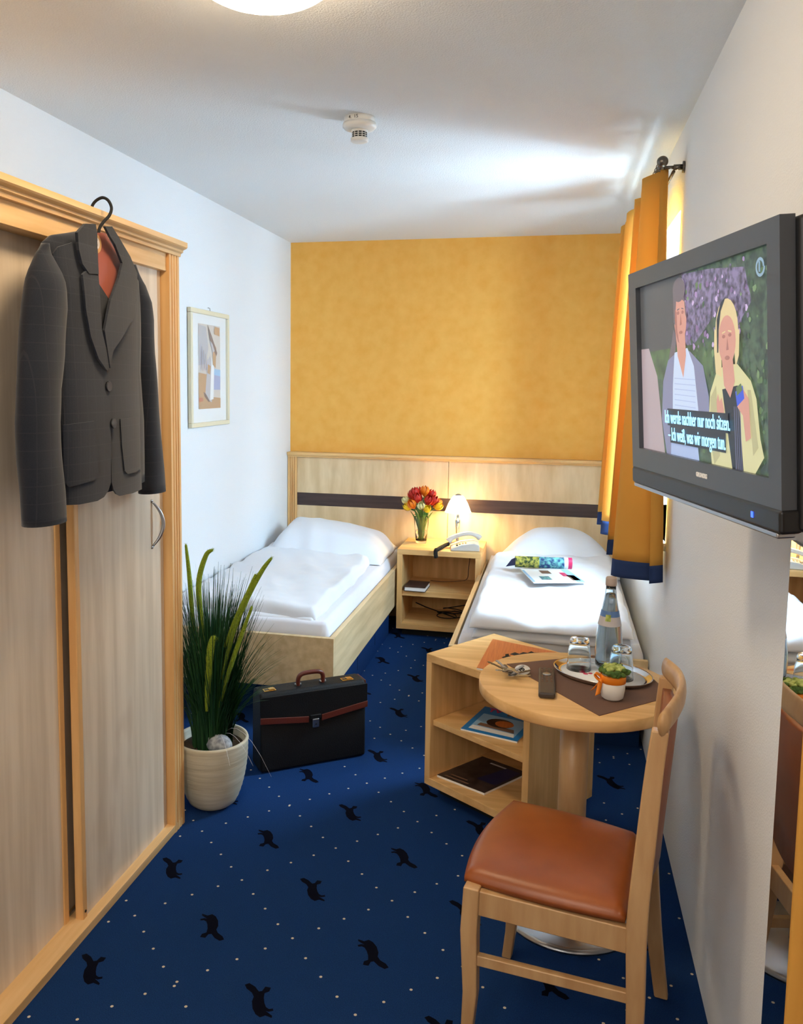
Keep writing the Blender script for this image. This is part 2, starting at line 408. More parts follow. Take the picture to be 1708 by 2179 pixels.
# ------------------------------------------------------------------ jacket on hanger
JX = -1.17
BODY = [(1.935, 1.80, 2.13), (1.915, 1.769, 2.18), (1.879, 1.767, 2.233), (1.843, 1.79, 2.235), (1.786, 1.80, 2.235), (1.711, 1.80, 2.233), (1.622, 1.798, 2.224), (1.555, 1.799, 2.23), (1.487, 1.8, 2.238), (1.396, 1.803, 2.239), (1.31, 1.809, 2.24)]
ja = root('jacket', (-1.21, 2.03, 1.60), 'dark charcoal checked blazer hanging from the wardrobe cornice', 'jacket')
def jdepth(z):   # body half depth
    return .030 + .022*max(0, min(1, (1.94-z)/.12)) + .006*math.sin((z-1.3)*9)
def front_x(y, z):
    yc, hw = 2.03, .22
    u = max(-1, min(1, (y-yc)/hw)); return JX-.052+jdepth(z)*math.sqrt(max(0, 1-abs(u)**2.4))
def loft_yz(rows, xc_fn, d_fn, n=36, pw=2.2):
    R = []
    for (z, a, b) in rows:
        yc, hw = (a+b)/2, (b-a)/2; ring = []
        for i in range(n):
            t_ = 2*PI*i/n; c, s_ = math.cos(t_), math.sin(t_)
            ring.append(Vector((xc_fn(z)+d_fn(z)*math.copysign(abs(s_)**(2/pw), s_), yc+hw*math.copysign(abs(c)**(2/pw), c), z)))
        R.append(ring)
    return R
def dense(rows, k=3):
    out = []
    for (a, b) in zip(rows, rows[1:]):
        for j in range(k): out.append(tuple(a[i]+(b[i]-a[i])*j/k for i in range(3)))
    return out+[rows[-1]]
# body back shell (no front): elliptical loft with the hem
kb_ = 1.225/1.17
rb = dense([(1.985, 2.02, 2.16), (1.972, 1.97, 2.20), (1.955, 1.90, 2.235)]+[(1.6+(z-1.6)*kb_, a*kb_+.004, b*kb_-.004) for z, a, b in BODY])
bm_ = MB(); R = loft_yz(rb, lambda z: JX-.055, lambda z: jdepth(z)*.82)
bm_.rings(R, True)
jb = bm_.build('body', M['tweed'], ja)
# front panels: curved plates following the body with the cutaway hem
def panel(outline, off, th, name, mt, parent=ja, res=.012):
    """fills an outline given in (y,z) and lays it on the front of the body"""
    bm = bmesh.new(); vs = [bm.verts.new((0, y, z)) for y, z in outline]; bm.faces.new(vs)
    ys = [p_[0] for p_ in outline]; zs = [p_[1] for p_ in outline]
    y = min(ys)+res
    while y < max(ys):
        bmesh.ops.bisect_plane(bm, geom=bm.verts[:]+bm.edges[:]+bm.faces[:], plane_co=(0, y, 0), plane_no=(0, 1, 0)); y += res
    z = min(zs)+res*1.5
    while z < max(zs):
        bmesh.ops.bisect_plane(bm, geom=bm.verts[:]+bm.edges[:]+bm.faces[:], plane_co=(0, 0, z), plane_no=(0, 0, 1)); z += res*1.5
    for v in bm.verts:      # follow the curve of the chest
        x_ = front_x(v.co.y, v.co.z) + off; k_ = 1+(x_/JX-1)*.85
        v.co = Vector((x_, v.co.y*k_, 1.6+(v.co.z-1.6)*k_))
    bm.verts.index_update(); n = len(bm.verts); hx = Vector((th/2, 0, 0))
    vs = [v.co+hx for v in bm.verts]+[v.co-hx for v in bm.verts]
    fs = [[v.index for v in f.verts] for f in bm.faces]; fs += [[n+i for i in f[::-1]] for f in fs]
    for e in bm.edges:
        if len(e.link_faces) == 1: a, b = e.verts[0].index, e.verts[1].index; fs.append([a, b, n+b, n+a])
    bm.free(); me = MB(); me.add(vs, fs, 0, False)
    o = me.build(name, mt, parent)
    return o
LP = [(1.945, 1.86), (1.93, 1.93), (1.90, 1.935), (1.84, 1.915), (1.80, 1.88), (1.795, 1.80), (1.80, 1.62), (1.803, 1.50), (1.806, 1.40), (1.812, 1.296), (1.90, 1.286), (1.985, 1.284), (2.018, 1.290), (2.040, 1.305), (2.054, 1.325), (2.058, 1.50), (2.055, 1.64), (2.02, 1.72), (1.975, 1.80)]
RP = [(2.048, 1.66), (2.060, 1.325), (2.068, 1.305), (2.084, 1.290), (2.106, 1.282), (2.18, 1.280), (2.240, 1.284), (2.238, 1.40), (2.236, 1.50), (2.225, 1.62), (2.232, 1.72), (2.236, 1.80), (2.235, 1.87), (2.20, 1.905), (2.165, 1.935), (2.15, 1.90), (2.12, 1.80), (2.08, 1.72)]
panel(LP, .014, .004, 'front_panel', M['tweed'])
panel(RP, .008, .004, 'front_panel', M['tweed'])
panel([(1.995, 1.975), (2.06, 1.985), (2.11, 1.95), (2.15, 1.91), (2.07, 1.79), (2.03, 1.70), (2.0, 1.74), (1.985, 1.86)], .003, .003, 'lining', M['rust'])
panel([(2.004, 1.86), (2.045, 1.83), (2.085, 1.80), (2.05, 1.66), (2.03, 1.66), (2.005, 1.74)], .0065, .003, 'inner_facing', M['tweed'])
panel([(1.936, 1.862), (1.966, 1.882), (2.010, 1.884), (2.020, 1.73), (2.058, 1.635), (2.040, 1.625), (2.00, 1.655), (1.965, 1.71), (1.945, 1.78)], .026, .006, 'lapel', M['tweed'])
panel([(1.918, 1.962), (1.955, 1.990), (2.002, 1.997), (2.009, 1.975), (2.010, 1.872), (1.964, 1.868), (1.935, 1.888), (1.922, 1.92)], .028, .008, 'collar', M['tweed'])
panel([(2.049, 2.000), (2.085, 2.006), (2.119, 1.985), (2.184, 1.942), (2.225, 1.90), (2.215, 1.83), (2.185, 1.77), (2.12, 1.712), (2.075, 1.680), (2.056, 1.632), (2.032, 1.73), (2.065, 1.81), (2.115, 1.875), (2.138, 1.918), (2.10, 1.962), (2.075, 1.978)], .029, .007, 'lapel', M['tweed'])
SL = [(1.915, 1.775, 1.80), (1.889, 1.748, 1.811), (1.85, 1.727, 1.836), (1.767, 1.704, 1.85), (1.658, 1.687, 1.836), (1.578, 1.676, 1.812), (1.499, 1.670, 1.808), (1.418, 1.672, 1.812), (1.336, 1.678, 1.820), (1.262, 1.682, 1.823)]
SR = [(1.922, 2.190, 2.215), (1.870, 2.19, 2.268), (1.774, 2.195, 2.298), (1.676, 2.205, 2.296), (1.576, 2.222, 2.309), (1.475, 2.230, 2.327), (1.372, 2.238, 2.341), (1.268, 2.240, 2.362)]
def sleeve(rows, xo, dd):
    k_ = (JX+xo)/JX
    rows = dense([(1.6+(z-1.6)*k_, a*k_+.005, b*k_-.005) for z, a, b in rows], 4)
    R = []
    for (z, a, b) in rows:
        t_ = min(1, max(.25, (1.93-z)/.10)); wob = .0015*math.sin(z*23+a*9)
        R += loft_yz([(z, a, b)], lambda q: JX+xo+wob, lambda q: dd*t_, 28, 2.1)
    mb = MB(); mb.rings(R, True); o = mb.build('sleeve', M['tweed'], ja); return o
sleeve(SL, -.035, .042); sleeve(SR, -.060, .036)
def disc_x(mb, x, y, z, r, th, n=20, mi=0):
    mb.prism([(y+r*math.cos(2*PI*i/n), z+r*math.sin(2*PI*i/n)) for i in range(n)], 'x', x, x+th, mi)
for (y, z) in ((2.018, 1.584), (2.034, 1.486)):
    b = MB(); disc_x(b, front_x(y, z)+.017, y, z, .0135, .006); b.build('button', M['black'], ja, bevel=.002)
panel([(2.112, 1.494), (2.222, 1.497), (2.234, 1.42), (2.232, 1.345), (2.20, 1.338), (2.150, 1.338), (2.132, 1.350), (2.118, 1.42)], .0145, .003, 'pocket', M['tweed'])
panel([(1.84, 1.490), (1.975, 1.494), (1.99, 1.36), (1.97, 1.34), (1.86, 1.335), (1.838, 1.35)], .0185, .003, 'pocket', M['tweed'])
# hanger
ha = root('coat_hanger', (-1.22, 2.09, 1.98), 'wooden coat hanger with black hook inside the charcoal blazer', 'hanger')
hk = [(-1.262, 2.150, 2.064), (-1.262, 2.153, 2.078), (-1.250, 2.154, 2.091), (-1.230, 2.152, 2.097), (-1.212, 2.150, 2.088), (-1.203, 2.150, 2.068), (-1.203, 2.138, 2.046), (-1.206, 2.112, 2.024), (-1.210, 2.096, 2.002), (-1.212, 2.092, 1.965)]
def smoothpts(P, k=5):
    P = [Vector(p_) for p_ in P]; out = []
    for i in range(len(P)-1):
        p0, p1, p2, p3 = P[max(i-1, 0)], P[i], P[i+1], P[min(i+2, len(P)-1)]
        for j in range(k):
            t_ = j/k; out.append(.5*((2*p1)+(p2-p0)*t_+(2*p0-5*p1+4*p2-p3)*t_**2+(3*p1-p0-3*p2+p3)*t_**3))
    return out+[P[-1]]
MB().tube(smoothpts(hk), .0042, 10).build('hook', M['blackmatte'], ha)
hb_ = []
for k in range(-8, 9):
    u = k/8; hb_.append((-1.216, 2.085+.13*u, 1.960-.05*abs(u)**1.4))
MB().tube(hb_, [.008+.012*(1-abs(k/8)) for k in range(-8, 9)], 10).build('shoulder_bar', M['hangerwood'], ha)
lb = MB(); disc_x(lb, -1.196, 2.04, 1.955, .026, .010); lb.build('neck_block', M['tanprint'], ha, bevel=.002)
lb = MB(); disc_x(lb, -1.1855, 2.035, 1.955, .016, .002, mi=0)
text(lb, 'g', .030, frame_m((-1.183, 2.035, 1.957), (0, 1, 0), (0, 0, 1)) @ Matrix.Rotation(PI/2, 4, 'X'), 1)
lb.build('emblem', [M['greyprint'], M['paper']], ha)

# ------------------------------------------------------------------ framed picture on the left wall
pf = root('framed_picture', (XL, 4.22, 1.67), 'narrow cream-framed seaside print on the white left wall', 'picture')
y0, y1, z0, z1 = 3.962, 4.472, 1.362, 1.968
fr = MB(); w = .024
for (a, b, c, d) in ((y0, y1, z1-w, z1), (y0, y1, z0, z0+w), (y0, y0+w, z0+w, z1-w), (y1-w, y1, z0+w, z1-w)): fr.box(XL+.003, XL+.024, a, b, c, d)
fr.build('frame', M['cream'], pf, bevel=.004)
MB().box(XL+.003, XL+.010, y0+w, y1-w, z0+w, z1-w).build('mat_board', M['paper'], pf)
pr = MB()
mats_p = [M['beigeprint'], M['tanprint'], M['greyprint'], M['lilacprint'], M['brownprint'], M['paper'], M['skyblue'], M['orangelea']]
ly = [0]
def pp(pts, mi):
    ly[0] += 1
    P = [(4.075+.29*u, 1.455+.45*v) for u, v in pts]; x = XL+.0102+.00025*ly[0]
    pr.add([(x, a, b) for a, b in P], [list(range(len(P)))], mi)
pp([(0, 0), (1, 0), (1, 1), (0, 1)], 5)
pp([(0, .12), (1, .12), (1, .98), (0, .98)], 0)
pp([(.0, .5), (.3, .52), (.45, .7), (.35, .95), (0, .97)], 2)
pp([(.6, .22), (1, .22), (1, .45), (.7, .47)], 3)
pp([(.7, .4), (1, .38), (1, .46), (.7, .47)], 6)
pp([(0, .14), (.5, .14), (.4, .4), (.0, .42)], 1)
pp([(0, .0), (1, 0), (1, .12), (0, .16)], 1)
pp([(0, .08), (.2, .09), (.18, .13), (0, .13)], 7)
pp([(.28, .14), (.58, .07), (.66, .5), (.5, .62), (.4, .56)], 2)
pp([(.5, .10), (.66, .11), (.7, .48), (.58, .6)], 5)
pp([(.20, .20), (.32, .17), (.50, .08), (.42, .08), (.25, .14)], 4)
pp([(.38, .42), (.5, .40), (.54, .50), (.40, .52)], 1)
pp([(.62, .52), (.76, .48), (.80, .72), (.66, .78)], 1)
pp([(.40, .98), (.58, .86), (.84, .66), (.80, .62), (.6, .72), (.5, .8)], 4)
pp([(.5, .80), (.62, .76), (.72, .68), (.62, .66)], 2)
pp([(.70, .88), (.95, .86), (.95, .96), (.72, .97)], 1)
for k in range(9):
    a = .05+.035*k
    pp([(a, .44+.02*(k % 3)), (a+.012, .44), (a+.05, .74-.02*k), (a+.04, .74-.02*k)], 4 if k % 2 else 3)
pr.build('print', mats_p, pf)
MB().box(XL+.0165, XL+.0175, y0+w, y1-w, z0+w, z1-w).build('picture_glass', thin('picture_glass', (240, 245, 250), .08, .02), pf)
MB().tube([(XL+.001, 4.225, 1.985), (XL+.012, 4.225, 1.983), (XL+.014, 4.225, 1.966)], .0025, 6).build('nail', M['steel'], pf)

# ------------------------------------------------------------------ ceiling items
sd = root('smoke_detector', (-.728, 3.075, ZC), 'white round smoke detector with vented sensor on the ceiling', 'smoke detector')
MB().lathe([(.001, 0), (.056, 0), (.056, -.018), (.052, -.020), (.001, -.020)], (-.728, 3.075, ZC), 48).build('base', M['white'], sd)
MB().lathe([(.001, 0), (.060, 0), (.061, -.012), (.054, -.020), (.036, -.024), (.001, -.024)], (-.728, 3.075, ZC-.020), 48).build('ring', M['white'], sd)
s1 = MB().lathe([(.001, 0), (.030, 0), (.030, -.004), (.026, -.005), (.026, -.026), (.032, -.028), (.032, -.038), (.027, -.041), (.001, -.041)], (-.728, 3.075, ZC-.044), 40)
sc_ = s1.build('sensor', M['white'], sd)
sl = MB()
for k in range(12):
    a = 2*PI*k/12+.12
    for z in (-.010, -.017, -.024):
        for q in range(3):
            a0 = a+q*.13; a1 = a0+.14
            P = [(-.728+.0272*math.cos(t_), 3.075+.0272*math.sin(t_)) for t_ in (a0, a1)]
            sl.add([(P[0][0], P[0][1], ZC-.044+z-.0022), (P[1][0], P[1][1], ZC-.044+z-.0022), (P[1][0], P[1][1], ZC-.044+z+.0022), (P[0][0], P[0][1], ZC-.044+z+.0022)], [(0, 1, 2, 3)])
sl.build('vent_slot', M['blackmatte'], sc_)
tx = MB()
for ch, da in (('4.', -.30), ('15', .12)):
    a = math.radians(-97)+da
    n_ = Vector((math.cos(a), math.sin(a), 0)); ax_ = Vector((-math.sin(a), math.cos(a), 0))
    text(tx, ch, .016, frame_m(Vector((-.728, 3.075, ZC-.010))+n_*.0565, ax_) @ Matrix.Rotation(PI/2, 4, 'X'), 0)
tx.build('printed_number', M['blackmatte'], sd)

LC = Vector((-.665, 1.865, 0))
cl = root('ceiling_lamp', (LC.x, LC.y, ZC), 'round opal glass ceiling lamp, lit, near the top edge', 'ceiling lamp')
MB().lathe([(.001, 0), (.196, 0), (.198, -.012), (.190, -.030), (.176, -.036), (.001, -.036)], (LC.x, LC.y, ZC), 64).build('mount_ring', M['brass_br'], cl)
prof = [(.174, -.034)]+[(.172*math.cos(k*PI/2/14), -.036-.078*math.sin(k*PI/2/14)) for k in range(15)]
prof[-1] = (.001, prof[-1][1])
MB().lathe([(.001, -.030)]+prof, (LC.x, LC.y, ZC), 64).build('lamp_shade', emis('lit_opal_glass', (255, 229, 190), 18), cl)

# unseen copy of the opal lamp behind the camera, added as fill light
cl2 = dup(cl, (-.66, -.45, ZC), 'added fill lamp behind the viewpoint, unseen copy of the opal glass ceiling lamp')
hl = bpy.data.lights.new('entrance_fill_light', 'POINT'); hl.energy = 13; hl.color = (1, .96, .92); hl.shadow_soft_size = .16
ho = bpy.data.objects.new('entrance_fill_light', hl); ho.location = (0, 0, -.32); ho.parent = cl2; COL.objects.link(ho)

# ------------------------------------------------------------------ headboard
hbd = root('headboard', (-.70, 5.62, 0), 'wide light maple headboard with dark band across the orange wall', 'headboard')
HY = 5.600
hx0, hx1 = XL+.004, XR-.004
MB().box(hx0, hx1, HY+.012, YB-.004, 0, 1.085).build('back_board', M['hb'], hbd)
pn = MB(); pn.box(-1.747, -.6925, HY, HY+.012, .835, 1.085).box(-.6895, hx1, HY, HY+.012, .835, 1.085)
pn.build('upper_panel', M['hb'], hbd, bevel=.0015)
pn = MB(); pn.box(-1.747, -.6925, HY, HY+.012, .02, .747).box(-.6895, hx1, HY, HY+.012, .02, .747)
pn.build('lower_panel', M['hb'], hbd, bevel=.0015)
MB().box(-1.747, hx1, HY+.004, HY+.012, .747, .835).build('dark_band', M['dark'], hbd)
fp = [(hx0, HY+.03), (hx0, HY-.012)]
for a, b in ((.24, .34), (.46, .56), (.70, .80)):
    xa, xb = hx0+.064*a, hx0+.064*b; fp += [(xa, HY-.012), (xa, HY-.007), (xb, HY-.007), (xb, HY-.012)]
fp += [(hx0+.064, HY-.012), (hx0+.064, HY+.03)]
MB().prism(fp, 'z', 0, 1.085).build('fluted_post', M['honey'], hbd)
cp = [(HY+.05, 1.085), (HY-.016, 1.085), (HY-.020, 1.093), (HY-.030, 1.099), (HY-.032, 1.105), (HY-.032, 1.118), (HY+.05, 1.118)]
MB().prism(cp, 'x', hx0, hx1).build('top_moulding', M['wood_x'], hbd)

# ------------------------------------------------------------------ beds
def slab(mb, x0, x1, y0, y1, zb, th, edge=.05, nx=60, ny=90, wr=.004, ws=7, seed=0, jit=0, ztop=None, pw=.5, skew=None, mi=0, under=.35):
    """soft textile slab: rounded edges, wrinkled top"""
    top = []; bot = []
    for j in range(ny+1):
        for i in range(nx+1):
            u, v = i/nx, j/ny
            # ease the samples towards the edges
            uu = .5-.5*math.cos(PI*u)*(.6+.4*abs(math.cos(PI*u))); vv = .5-.5*math.cos(PI*v)*(.6+.4*abs(math.cos(PI*v)))
            x = x0+(x1-x0)*uu; y = y0+(y1-y0)*vv
            if skew: x, y = skew(uu, vv, x, y)
            dx = min(uu, 1-uu)*(x1-x0); dy = min(vv, 1-vv)*(y1-y0)
            d = min(1, dx/edge); e = min(1, dy/edge)
            h_ = (1-(1-d)**2)**pw*(1-(1-e)**2)**pw
            n_ = noise.noise(Vector((x*ws*.6+seed, y*ws, seed*.7)))+.5*noise.noise(Vector((x*ws*2.1, y*ws*2.3+seed, 3.1)))+.9*(.5-abs(noise.noise(Vector(((x+y*.6)*ws*.9, (y-x*.5)*ws*.35+seed, 7.7))))*2.2)
            x += jit*noise.noise(Vector((y*9, seed, 1)))*(1 if uu in (0, 1) else 0)*0+jit*(uu-.5)*2*noise.noise(Vector((y*7, seed, uu > .5)))
            y += jit*(vv-.5)*2*noise.noise(Vector((x*8, seed+4, vv > .5)))
            zt = ztop(uu, vv) if ztop else 0
            top.append((x, y, zb+under*th*(1-h_)*.0+th*h_*(1)+zt*h_+wr*n_*h_)); bot.append((x, y, zb))
    N = (nx+1)*(ny+1); vs = top+bot; fs = []
    q = lambda i, j: j*(nx+1)+i
    for j in range(ny):
        for i in range(nx):
            fs.append((q(i, j), q(i+1, j), q(i+1, j+1), q(i, j+1))); fs.append((N+q(i, j), N+q(i, j+1), N+q(i+1, j+1), N+q(i+1, j)))
    for i in range(nx): fs.append((q(i, 0), N+q(i, 0), N+q(i+1, 0), q(i+1, 0))); fs.append((q(i, ny), q(i+1, ny), N+q(i+1, ny), N+q(i, ny)))
    for j in range(ny): fs.append((q(0, j), q(0, j+1), N+q(0, j+1), N+q(0, j))); fs.append((q(nx, j), N+q(nx, j), N+q(nx, j+1), q(nx, j+1)))
    mb.add(vs, fs, mi, True)
    return mb
def mattress(mb, x0, x1, y0, y1, z0, z1, r=.03):
    slab(mb, x0, x1, y0, y1, z0, z1-z0-.04, edge=r, nx=30, ny=50, wr=.002, pw=.5)
ZR = .4256
b1 = root('bed', (-1.39, 4.6, 0), 'left bed by the white wall, maple frame with white mattress', 'bed')
MB().box(-.990, -.965, 3.692, HY-.014, .185, ZR).build('side_rail', M['bedwood'], b1, bevel=.002)
MB().box(XL+.004, -.965, 3.666, 3.691, .175, ZR).build('footboard', M['bedwood'], b1, bevel=.002)
pl = MB().box(XL+.02, -1.0, 3.80, 5.17, 0.001, .20, 0)
for yy in (4.02, 4.30, 4.75): pl.box(-1.0005, -.9995, yy, yy+.006, .06, .15, 1)
pl.build('carpeted_plinth', [M['carpet'], M['chorse']], b1)
mt = MB(); slab(mt, XL+.006, -.992, 3.70, HY-.016, .26, .225, edge=.025, nx=30, ny=60, wr=.003, ws=5, pw=.5)
mt.build('mattress', M['sheet'], b1)
def d1skew(u, v, x, y):
    # the right edge pulls in near the pillow, the foot edge runs a little askew
    return x-(.05*max(0, v-.5))*u-.00*v, y+(.03*(1-u))*(1-v)
dv = MB()
slab(dv, XL+.008, -1.070, 3.745, 5.22, .478, .040, edge=.035, wr=.015, ws=5.5, seed=2, jit=.012, skew=d1skew,
     ztop=lambda u, v: .028+.03*max(0, v-.7)+.018*math.sin(5*u+2*v)*.4)
slab(dv, XL+.010, -1.085, 3.735, 4.3, .474, .022, edge=.02, nx=50, ny=30, wr=.004, ws=8, seed=5, jit=.010)
tag(dv.build('duvet', M['linen']), 'thin white duvet spread over the left bed', 'duvet')
pw = MB()
def pz(u, v): return .05*math.sin(PI*u**.8)*math.sin(PI*v)+.07*math.sin(PI*min(1, v*1.1))*(1-u)**.8
slab(pw, -1.770, -1.020, 4.98, 5.575, .490, .120, edge=.13, nx=50, ny=40, wr=.012, ws=5, seed=9, jit=.016, ztop=pz, pw=.75)
tag(pw.build('pillow', M['linen']), 'white pillow on the left bed against the headboard', 'pillow')

b2 = root('bed', (-.01, 4.6, 0), 'right bed under the window, white sheets, behind the open shelf unit', 'bed')
MB().box(-.442, -.418, 3.735, HY-.014, .185, ZR).build('side_rail', M['bedwood'], b2, bevel=.002)
MB().box(-.442, XR-.006, 3.710, 3.735, .175, ZR).build('footboard', M['bedwood'], b2, bevel=.002)
MB().box(-.40, XR-.02, 3.80, HY-.02, 0.001, .20).build('carpeted_plinth', M['carpet'], b2)
mt = MB(); slab(mt, -.417, XR-.010, 3.74, HY-.016, .26, .215, edge=.03, nx=30, ny=60, wr=.003, ws=5, seed=3)
mt.build('mattress', M['sheet'], b2)
d2 = MB()
slab(d2, -.350, .352, 3.690, 5.12, .520, .058, edge=.045, wr=.012, ws=6.5, seed=12, jit=.010, ztop=lambda u, v: .012*math.sin(9*u+4*v)*(1-v)+.02*v)
slab(d2, -.338, .345, 3.715, 4.5, .468, .050, edge=.04, nx=50, ny=40, wr=.006, ws=9, seed=14, jit=.012)
tag(d2.build('duvet', M['linen']), 'thick white duvet folded double on the right bed', 'duvet')
pw = MB()
slab(pw, -.335, .385, 4.99, 5.575, .488, .13, edge=.22, nx=50, ny=40, wr=.010, ws=5, seed=21, jit=.014, ztop=lambda u, v: .10*math.sin(PI*u)*math.sin(PI*v), pw=.75)
tag(pw.build('pillow', M['linen']), 'plump white pillow on the right bed beside the bedside lamp', 'pillow')

# magazine on the right bed: a flat spread with one side rolled up
mg = root('magazine', (-.05, 4.5, .60), 'open magazine with rolled-up pages lying on the right bed', 'magazine')
zt = .604
pg = MB(); Q = [(-.165, 4.56), (-.100, 4.235), (.165, 4.325), (.085, 4.62)]
Q = [(-.165, 4.58), (-.085, 4.27), (.172, 4.345), (.085, 4.62)]
pg.add([(x, y, zt+d_) for d_ in (0, .004) for x, y in Q], [(3, 2, 1, 0), (4, 5, 6, 7), (0, 1, 5, 4), (1, 2, 6, 5), (2, 3, 7, 6), (3, 0, 4, 7)], 0)
def onq(u, v):
    a = Vector((*Q[0], 0)).lerp(Vector((*Q[1], 0)), v); b = Vector((*Q[3], 0)).lerp(Vector((*Q[2], 0)), v); return a.lerp(b, u)
def patch(u0, u1, v0, v1, mi):
    P = [onq(u0, v0), onq(u1, v0), onq(u1, v1), onq(u0, v1)]; pg.add([(p_.x, p_.y, zt+.0046) for p_ in P], [(0, 1, 2, 3)], mi)
patch(.84, 1, 0, 1, 1); patch(.0, .05, .1, .95, 1); patch(.22, .42, .55, .80, 2); patch(.35, .55, .1, .35, 3); patch(.80, .96, .45, .85, 3); patch(.72, .84, .25, .55, 4)
pg.build('page', [M['paper'], M['skyblue'], M['bluegreen_print'], M['brownprint'], M['magenta']], mg)
rl = MB(); a = Vector((-.195, 4.615, zt+.034)); b = Vector((.105, 4.65, zt+.034)); d_ = (b-a).normalized(); w_ = Vector((0, 0, 1)); s_ = d_.cross(w_)
def ringc(p_, r): return [p_+s_*r*math.cos(2*PI*k/28)+w_*r*math.sin(2*PI*k/28) for k in range(28)]
for (t0, t1, mi) in ((0, .42, 0), (.42, .74, 1), (.74, .86, 1), (.86, .93, 2), (.93, 1, 3)):
    rl.rings([ringc(a.lerp(b, t0), .031), ringc(a.lerp(b, t1), .031)], False, mi)
rl.rings([ringc(a, .031), ringc(a, .0295), ringc(a.lerp(b, .05), .0285), ringc(a.lerp(b, .5), .028)], False, 4)
rl.rings([ringc(b, .031), ringc(b, .028), ringc(a.lerp(b, .5), .028)], False, 2)
rl.add([a+Vector((-.05, -.005, -.030)), a+Vector((.01, -.03, -.012)), a+Vector((.01, -.0, .028)), a+Vector((-.02, .01, .01))], [(0, 1, 2, 3)], 4)
rl.build('rolled_cover', [M['green_print'], M['bluegreen_print'], M['paper'], M['magenta'], M['navy']], mg)

# ------------------------------------------------------------------ nightstand
ns = root('nightstand', (-.69, 5.37, 0), 'open two-tier maple nightstand between the two beds', 'nightstand')
nx0, nx1, ny0, ny1, nz0, nz1 = -.951, -.426, 5.166, 5.584, .048, .561
T = .034
MB().box(nx0, nx1, ny0, ny1, nz1-T, nz1).build('top', M['wood_x'], ns, bevel=.002)
for x in (nx0, nx1-T): MB().box(x, x+T, ny0, ny1, nz0+T, nz1-T).build('side_panel', M['wood_v'], ns, bevel=.0015)
MB().box(nx0, nx1, ny0, ny1, nz0, nz0+T).build('bottom', M['wood_x'], ns, bevel=.002)
MB().box(nx0+T, nx1-T, ny0+.01, ny1-.012, .262, .296).build('shelf', M['wood_x'], ns, bevel=.0015)
MB().box(nx0+T, nx1-T, ny1-.012, ny1-.002, nz0+T, nz1-T).build('back_panel', M['wood_v'], ns)
MB().box(nx0+.03, nx1-.03, ny0+.05, ny1-.03, 0, nz0).build('plinth', M['blackmatte'], ns)

bk = root('book', (-.83, 5.25, .296), 'small dark book lying on the nightstand shelf', 'book')
Mbk = Matrix.Translation((-.83, 5.245, .296)) @ Matrix.Rotation(-.03, 4, 'Z')
MB().box(-.066, .062, -.085, .085, .003, .026, M_=Mbk).build('pages', M['paper'], bk)
cv = MB().box(-.068, .066, -.088, .088, .026, .029, M_=Mbk).box(-.068, .066, -.088, .088, 0, .003, M_=Mbk).box(-.071, -.068, -.088, .088, 0, .029, M_=Mbk)
cv.build('cover', M['darkprint'], bk)
cb = MB().tube(smoothpts([(-.52, 5.50, .524), (-.528, 5.53, .46), (-.538, 5.55, .38), (-.548, 5.55, .305), (-.61, 5.50, .2995), (-.70, 5.46, .2995), (-.78, 5.47, .2995)]), .0028, 6)
tag(cb.build('cable', M['brownprint']), 'thin brown cable trailing across the nightstand shelf', 'cable')
pts = []
for k in range(60):
    t_ = k/59*4*PI*1.25
    pts.append((-.68+.085*math.cos(t_)+.03*math.sin(t_*.37)+.001*k*1.6, 5.36+.075*math.sin(t_)*(1 if k < 30 else .7)+.001*k, .086+.0006*k+.004*math.sin(t_*1.3)+.004))
cb = MB().tube([(-.89, 5.56, .12), (-.82, 5.54, .10)]+pts+[(-.50, 5.55, .14)], .0034, 7)
tag(cb.build('cable', M['blackmatte']), 'looped black cable on the bottom of the nightstand', 'cable')

# vase of tulips
VC = Vector((-.838, 5.41, .561))
va = root('vase', tuple(VC), 'tall clear glass vase holding the tulip bunch on the nightstand', 'vase')
vp = [(.001, 0), (.033, 0), (.035, .004), (.042, .08), (.052, .178), (.0545, .182), (.0515, .180), (.040, .08), (.032, .018), (.001, .014)]
MB().lathe(vp, VC, 36).build('vessel', M['waterglass'], va)
MB().lathe([(.001, .0145), (.0315, .0185), (.0365, .060), (.0395, .082), (.001, .083)], VC, 36).build('water', glass('water', (240, 248, 244), 0, 1.33), va)
cols = dict(r=M['tred'], o=M['torange'], y=M['tyellow'], c=M['tcream'])
TUL = [(-.060, .010, .285, 'r'), (-.028, .04, .300, 'r'), (.018, -.005, .315, 'o'), (-.016, -.05, .275, 'r'), (-.075, -.035, .225, 'y'), (-.045, -.055, .240, 'o'), (-.095, .0, .255, 'c'),
       (.008, -.07, .238, 'c'), (.040, -.06, .222, 'y'), (.075, -.02, .262, 'r'), (.055, .02, .290, 'r'), (.100, -.01, .232, 'y'), (.085, .025, .240, 'o'), (.030, .04, .270, 'o'), (-.040, -.02, .305, 'r'), (.045, -.035, .262, 'r')]
nm = dict(r='red', o='orange', y='yellow', c='cream white')
